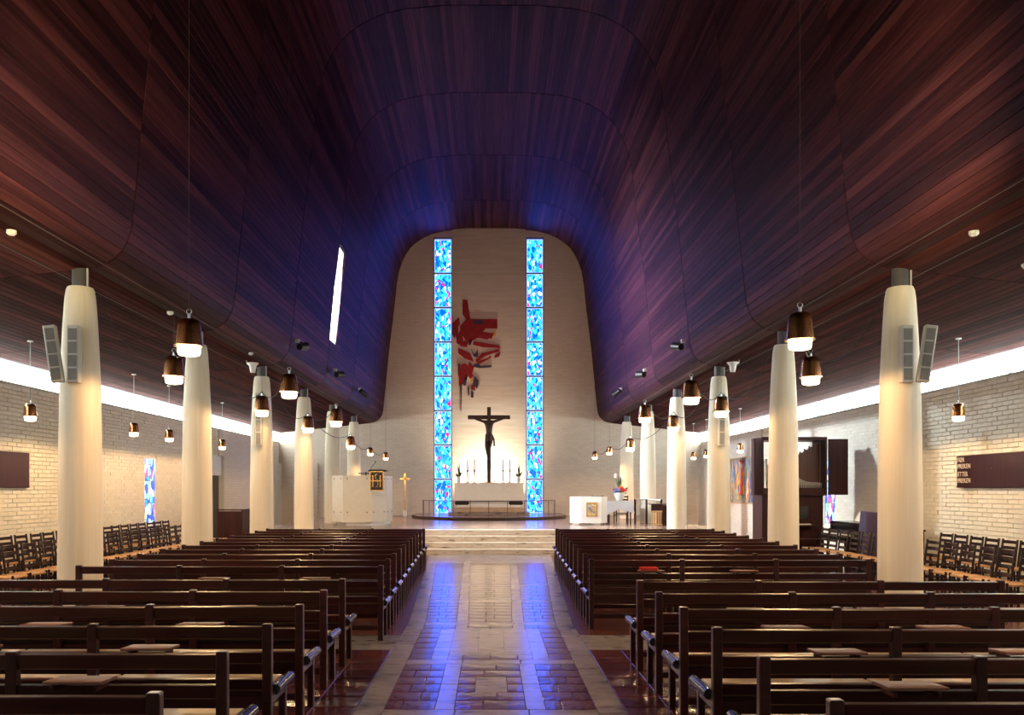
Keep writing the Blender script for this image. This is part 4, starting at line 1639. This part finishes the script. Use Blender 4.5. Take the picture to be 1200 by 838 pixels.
# ------------------------------------------------------------------ table with cloth, flowers, dark chairs, screens
TX, TY = 4.12, 27.4
t = thing('side_table', 'small dark wooden table under a white cloth in the chancel', 'table', (TX, TY, CH))
bm = NB()
box(bm, -.38, .38, -.30, .30, .68, .71)
part('table_top', bm, M['darkwood'], t)
for a in (-.34, .34):
    for b_ in (-.26, .26):
        bm = NB()
        box(bm, a - .02, a + .02, b_ - .02, b_ + .02, 0, .68)
        part('leg', bm, M['darkwood'], t)
bm = NB()
rng = random.Random(5)
n = 12
ring_t, ring_b = [], []
per = [(-.39, -.31), (0, -.31), (.39, -.31), (.39, 0), (.39, .31), (0, .31), (-.39, .31), (-.39, 0)]
drop = [.46, .24, .40, .24, .44, .24, .44, .24]
top_c = [bm.verts.new((x, y, .716)) for x, y in per]
low = [bm.verts.new((x * (1.16 if d_ > .3 else 1.06), y * (1.18 if d_ > .3 else 1.06), .716 - d_)) for (x, y), d_ in zip(per, drop)]
bm.faces.new(top_c)
for i in range(8):
    j = (i + 1) % 8
    bm.faces.new((top_c[i], top_c[j], low[j], low[i]))
bmesh.ops.solidify(bm, geom=bm.faces[:], thickness=.006)
tag(part('tablecloth', bm, M['cloth'], None, False, (TX, TY, CH)), 'white cloth with pointed corners draped over the chancel table', 'tablecloth')
t = thing('flower_bowl', 'white bowl of red, blue and white flowers on the chancel table', 'flowers', (TX + .03, TY, CH + .722))
bm = NB()
lathe(bm, [(0, 0), (.10, 0), (.11, .03), (.16, .16), (.18, .26), (.165, .26), (.10, .06), (0, .05)], 24)
part('bowl', bm, M['white'], t, True)
rng = random.Random(11)
for k in range(26):
    a = rng.uniform(0, 6.28)
    r_ = rng.uniform(.05, .30)
    bm = NB()
    leaf_blade(bm, (.05 * math.cos(a), .05 * math.sin(a), .24), (r_ * math.cos(a), r_ * math.sin(a), rng.uniform(.24, .46)), .035)
    part('leaf', bm, M['leaf'], t)
for k in range(7):
    bm = NB()
    leaf_blade(bm, (0, 0, .26), (rng.uniform(-.08, .08), rng.uniform(-.05, .05), rng.uniform(.6, .82)), .03)
    part('tall_leaf', bm, M['leaf'], t)
for k, (x, z, c, r_) in enumerate(((.06, .38, 'petal_red', .075), (.10, .34, 'petal_red', .07), (.0, .40, 'petal_orange', .05), (.03, .46, 'petal_orange', .045), (-.12, .36, 'petal_blue', .06),
                               (-.05, .34, 'petal_blue', .05), (.19, .33, 'petal_red', .045), (-.20, .36, 'petal_red', .04), (-.14, .82, 'petal_white', .05), (-.15, .76, 'petal_white', .045), (.07, .78, 'petal_white', .055), (.09, .72, 'petal_white', .05), (-.17, .28, 'petal_blue', .05))):
    bm = NB()
    for q in range(5):
        aa = q * 1.257
        ball(bm, (x + r_ * .55 * math.cos(aa), -.10 + .03 * math.sin(k), z + r_ * .55 * math.sin(aa)), r_ * .55)
    part('blossom', bm, M[c], t, True)
    if z > .6:
        bm = NB()
        cyl(bm, (0, -.02, .25), (x, -.09, z - .03), .006, seg=6)
        part('stem', bm, M['leaf'], t)
for k, (x, y, rz, lab) in enumerate(((3.62, 28.2, 0.2, 'dark ladder-back chair behind the white-clothed chancel table, next to the ambo'), (4.35, 28.35, -0.3, 'dark ladder-back chair behind the white-clothed chancel table, next to the glass screen'))):
    place_chair(x, y, rz + math.pi, CH, lab, 'chairs in the chancel')

t = thing('glass_screen', 'low clear screen with dark wooden posts and steel top rail beside the chancel table', 'screen', (5.10, 26.55, CH))
M['glass'] = None
m_, nt, b = new_mat('clear_glass')
b.inputs['Base Color'].default_value = (.9, .96, .98, 1)
b.inputs['Roughness'].default_value = .03
b.inputs['Transmission Weight'].default_value = 1.0
b.inputs['IOR'].default_value = 1.05
M['glass'] = m_
sc_pts = [(-.50, .55), (-.22, .10), (.16, -.30)]
for x, y in sc_pts:
    bm = NB()
    box(bm, x - .03, x + .03, y - .03, y + .03, 0, .78, .004)
    part('post', bm, M['darkwood'], t)
for (xa, ya), (xb, yb) in zip(sc_pts, sc_pts[1:]):
    bm = NB()
    tube(bm, [(xa, ya, .765), (xb, yb, .765)], .02, 8)
    part('top_rail', bm, M['steel'], t)
    bm = NB()
    a, b_ = Vector((xa, ya)), Vector((xb, yb))
    a2, b2 = a.lerp(b_, .1), a.lerp(b_, .9)
    d = (b_ - a).normalized()
    nn = Vector((d.y, -d.x)) * .004
    prism(bm, [tuple(a2 + nn), tuple(b2 + nn), tuple(b2 - nn), tuple(a2 - nn)], lambda u, v, w_: (u, v, w_), .08, .72)
    part('pane', bm, M['glass'], t)

t = thing('prayer_desk', 'dark brown desk with sloping side and light slatted front in the chancel', 'desk', (5.1, 25.4, CH))
bm = NB()
prism(bm, [(0, 0), (.95, 0), (.80, .60), (.62, .62), (0, .62)], lambda u, v, d: (d, u, v), -.02, .02)
prism(bm, [(0, 0), (.95, 0), (.80, .60), (.62, .62), (0, .62)], lambda u, v, d: (d, u, v), .0, .04)
bm.free()
bm = NB()
prism(bm, [(.02, .0), (.31, 0), (.27, .56), (.22, .60), (.02, .62)], lambda u, v, d: (u, d, v), -.02, .02)
part('side_panel', bm, M['darkwood'], t)
bm = NB()
prism(bm, [(.02, .0), (.31, 0), (.27, .56), (.22, .60), (.02, .62)], lambda u, v, d: (u, d, v), .70, .74)
part('side_panel', bm, M['darkwood'], t)
bm = NB()
box(bm, -.30, .02, .02, .06, .40, .64)
part('front_board', bm, M['darkwood'], t)
bm = NB()
box(bm, -.28, .26, .02, .72, .625, .65, .004)
part('desk_top', bm, M['darkwood'], t)
for k in range(5):
    bm = NB()
    box(bm, -.28 + k * .06, -.245 + k * .06, .0, .02, .04, .44)
    part('slat', bm, M['lightwood'], t)
bm = NB()
box(bm, -.30, .02, -.005, .025, .41, .45)
box(bm, -.30, .02, -.005, .025, .02, .06)
part('slat_frame', bm, M['lightwood'], t)

# ------------------------------------------------------------------ organ
OX0, OX1, OY = 6.36, 7.90, 20.0
t = thing('organ', 'dark brown pipe organ with open cabinet doors standing before the organ-side wall', 'organ', ((OX0 + OX1) / 2, OY, 0))
hw = (OX1 - OX0) / 2
bm = NB()
box(bm, -hw + .05, hw - .05, .12, .85, 0, 1.56, .006)
body = part('body', bm, M['darkwood'], t)
bm = NB()
for (a, b_, c, d, e, f) in ((-hw, hw, .0, .80, 1.54, 1.60), (-hw, hw, .0, .80, 2.84, 2.92), (-hw, -hw + .05, 0, .80, 1.60, 2.84), (hw - .05, hw, 0, .80, 1.60, 2.84), (.03, .09, .60, .70, 1.6, 2.84)):
    box(bm, a, b_, c, d, e, f, .004)
case = part('pipe_case', bm, M['darkwood'], t)
bm = NB()
box(bm, -hw + .05, hw - .05, .03, .10, 1.60, 1.72)
part('toe_board', bm, M['darkwood'], case)
npipe = 13
for k in range(npipe):
    f = k / (npipe - 1)
    x = .02 + f * (hw - .12)
    top = 2.40 + .40 * f
    bm = NB()
    box(bm, x - .026, x + .026, .26, .33, 1.72, top, .003)
    pp = part('wooden_pipe', bm, M['pipewood'], t)
    if k % 2 == 0:
        bm = NB()
        box(bm, x - .012, x + .012, .28, .31, top, top + .05)
        part('stopper', bm, M['pipewood'], pp)
for k in range(20):
    f = k / 19
    x = -.10 + f * (hw + .02)
    top = 2.06 - .26 * f + .04 * math.cos(f * 6)
    bm = NB()
    lathe(bm, [(0, 0), (.008, 0), (.017, .10), (.017, top - 1.72), (0, top - 1.72)], 10, (x, .17, 1.72))
    part('metal_pipe', bm, M['pipe'], t, True)
for k in range(12):
    f = k / 11
    x = -hw + .09 + f * .52
    top = 2.35 - .18 * f + .05 * (k % 3)
    bm = NB()
    lathe(bm, [(0, 0), (.009, 0), (.021, .12), (.021, top - 1.72), (0, top - 1.72)], 10, (x, .22 + .05 * (k % 2), 1.72))
    part('metal_pipe', bm, M['pipe'], t, True)
bm = NB()
box(bm, 0, .46, -.02, .02, 1.56, 2.87, .004)
o = part('door', bm, M['darkwood'], t)
o.location = (hw + .02, 0, 0)
bm = NB()
box(bm, -.40, 0, -.02, .02, 1.56, 2.87, .004)
o = part('door', bm, M['darkwood'], t)
o.location = (-hw, 0, 0)
o.rotation_euler = (0, 0, R(50))
bm = NB()
box(bm, -.28, .42, -.16, .14, .82, .86, .004)
kd = part('key_desk', bm, M['darkwood'], t)
bm = NB()
box(bm, -.24, .34, -.14, .0, .862, .885)
part('keyboard', bm, M['paper'], kd)
bm = NB()
box(bm, .0, .36, .08, .12, 1.00, 1.30, .004)
part('music_desk', bm, M['blackgloss'], t)
for s in (-1, 1):
    for q in range(3):
        bm = NB()
        cyl(bm, (s * .48 + .04, .12, 1.02 + q * .1), (s * .48 + .04, .08, 1.02 + q * .1), .02, seg=8)
        part('stop_knob', bm, M['blackgloss'], t)
t = thing('organ_bench', 'dark wooden organist bench before the organ keys', 'bench', ((OX0 + OX1) / 2 + .08, OY - .36, 0))
bm = NB()
box(bm, -.42, .42, -.16, .16, .52, .56, .006)
part('seat', bm, M['darkwood'], t)
for s in (-1, 1):
    bm = NB()
    box(bm, s * .36 - .02, s * .36 + .02, -.14, .14, 0, .52)
    part('side_panel', bm, M['darkwood'], t)

# black piano, music book, dark lid box and paper table
t = thing('piano', 'black upright piano by the organ-side wall', 'piano', (8.06, 18.62, 0))
bm = NB()
box(bm, -.36, .36, -.72, .72, .62, .98, .01)
box(bm, .02, .36, -.72, .72, 0, .62)
part('case', bm, M['blackgloss'], t)
bm = NB()
box(bm, -.62, -.36, -.70, .70, .60, .70, .006)
kb = part('key_bed', bm, M['blackgloss'], t)
bm = NB()
box(bm, -.60, -.38, -.60, .60, .70, .72)
part('keyboard', bm, M['paper'], kb)
for s in (-1, 1):
    bm = NB()
    box(bm, -.60, -.53, s * .66 - .035, s * .66 + .035, 0, .60)
    part('leg', bm, M['blackgloss'], t)
t = thing('music_book', 'open cream music book propped on top of the black piano', 'book', (7.98, 18.45, .985))
for s in (-1, 1):
    bm = NB()
    box(bm, -.012, .012, -.17, 0, 0, .26, .002, Matrix.Rotation(R(32), 4, 'Y') @ Matrix.Rotation(s * R(12), 4, 'Z') @ (Matrix.Identity(4) if s < 0 else Matrix.Translation((0, .17, 0))))
    part('page_block', bm, M['paper'], t)
bm = NB()
box(bm, .005, .02, -.19, .19, .0, .24, .002, Matrix.Rotation(R(32), 4, 'Y'))
part('book_rest', bm, M['darkwood'], t)
t = thing('monitor_speaker', 'tall dark violet padded box beside the piano', 'box', (7.62, 17.35, 0))
bm = NB()
box(bm, -.14, .14, -.16, .16, 0, 1.24, .02, Matrix.Rotation(R(5), 4, 'Y'))
part('body', bm, M['purple'], t)
bm = NB()
box(bm, -.12, .12, -.17, -.16, .06, 1.18, .004, Matrix.Rotation(R(5), 4, 'Y'))
part('front_cloth', bm, M['purple'], t)
t = thing('paper_table', 'small side table with loose papers next to the piano', 'table', (8.2, 16.95, 0))
bm = NB()
box(bm, -.30, .30, -.3, .3, .86, .90, .004)
part('table_top', bm, M['darkwood'], t)
for a in (-.26, .26):
    for b_ in (-.26, .26):
        bm = NB()
        box(bm, a - .02, a + .02, b_ - .02, b_ + .02, 0, .86)
        part('leg', bm, M['darkwood'], t)
for k, (x, y, rz) in enumerate(((-.12, -.08, .2), (.10, .05, -.3), (-.05, .16, .6))):
    bm = NB()
    box(bm, -.105, .105, -.148, .148, 0, .006 + .003 * k, .001)
    o = part('paper_sheet', bm, M['paper'], None, False, (8.2 + x, 16.95 + y, .901 + .010 * k))
    o.rotation_euler = (0, 0, rz)
    tag(o, ('bottom', 'middle', 'topmost')[k] + ' loose cream paper on the small table next to the piano', 'paper', 'papers on the side table')

# ------------------------------------------------------------------ colourful tapestry on the organ-side wall
t = thing('tapestry', 'large colourful figurative tapestry in tall strokes on the organ-side wall', 'tapestry', (XW - .18, 29.45, 1.23))
bm = NB()
box(bm, -.015, .0, -1.72, 1.72, 0, 1.53)
part('ground_cloth', bm, plain('tapestry_ground', (.30, .28, .26), .9, var=.3), t)
bm = NB()
box(bm, -.03, .01, -1.75, 1.75, 1.53, 1.56)
box(bm, -.03, .01, -1.75, 1.75, -.03, 0)
part('hanging_rod', bm, M['lightwood'], t)
TC = [('tap_orange', (.62, .22, .06)), ('tap_blue', (.10, .16, .40)), ('tap_ivory', (.66, .62, .52)), ('tap_green', (.12, .20, .10)), ('tap_violet', (.26, .20, .38)), ('tap_ochre', (.52, .36, .12)), ('tap_slate', (.20, .26, .36)), ('tap_red', (.55, .04, .03))]
for n_, c_ in TC:
    M[n_] = plain(n_, c_, .9, var=.25)
rr = random.Random(21)
for k in range(70):
    y = rr.uniform(-1.62, 1.62)
    zc = rr.uniform(.15, 1.38)
    l_ = rr.uniform(.12, .38)
    w_ = rr.uniform(.04, .11)
    q_ = [(y - w_, zc - l_ * .6), (y + w_ * .6, zc - l_), (y + w_, zc + l_ * .5), (y - w_ * .3, zc + l_)]
    q_ = [(min(1.71, max(-1.71, a)), min(1.52, max(.01, b_))) for a, b_ in q_]
    bm = NB()
    prism(bm, q_, lambda u, v, d: (d, u, v), -.014, -.018 - .0003 * k)
    col_ = TC[rr.randrange(7)][0] if zc < 1.1 else rr.choice(['tap_slate', 'tap_blue', 'tap_violet', 'tap_ochre'])
    part('woven_stroke', bm, M[col_], t)
for q_ in ([(-.42, .28), (-.12, .25), (-.22, .80), (-.38, .95)], [(-.36, .92), (-.18, .92), (-.22, 1.20), (-.32, 1.20)], [(.0, 1.40), (-.5, 1.33), (-.4, 1.42), (-.1, 1.48)]):
    bm = NB()
    prism(bm, q_, lambda u, v, d: (d, u, v), -.014, -.045)
    part('red_figure', bm, M['tap_red'], t)

# dark low screen box in the pulpit-side aisle
t = thing('low_screen', 'low dark brown panelled enclosure by the doorway on the pulpit side', 'screen', (-7.32, 22.9, 0))
for k in range(4):
    bm = NB()
    box(bm, k * .165, k * .165 + .160, 0, .03, 0, 1.10)
    part('panel', bm, M['darkwood'], t)
for k in range(5):
    bm = NB()
    box(bm, .63, .66, .03 + k * .28, .30 + k * .28, 0, 1.12)
    part('panel', bm, M['darkwood'], t)
bm = NB()
box(bm, -.01, .67, -.01, .04, 1.12, 1.15)
box(bm, .62, .67, .04, 1.43, 1.12, 1.15)
part('top_rail', bm, M['darkwood'], t)

# warm uplights near the entrance, out of the photograph, that graze the lower vault
uplight(-3.1, 4.75, 2.9, 'white conical lamp near the entrance on the pulpit side', L['uplight'], (-4.4, 8.3, 5.0))
uplight(3.1, 4.75, 2.9, 'white conical lamp near the entrance on the organ side', L['uplight'], (4.4, 8.3, 5.0))

# made-up plate, added to block the organ-side lamp's beam along a hard edge
lamp = [o for o in bpy.data.objects if o.name.startswith('uplight') and o.type == 'EMPTY' and o.get('label', '').endswith('entrance on the organ side')][0]
d = Vector((4.35 - 3.1, 7.45 - 4.75)).normalized()
n_ = Vector((d.y, -d.x))
bm = NB()
c = d * .13
prism(bm, [tuple(c), tuple(c + n_ * .20), tuple(c + n_ * .20 + d * .006), tuple(c + d * .006)], lambda u, v, w_: (u, v, w_), .0, .30)
part('added_beam_plate', bm, M['black'], lamp)
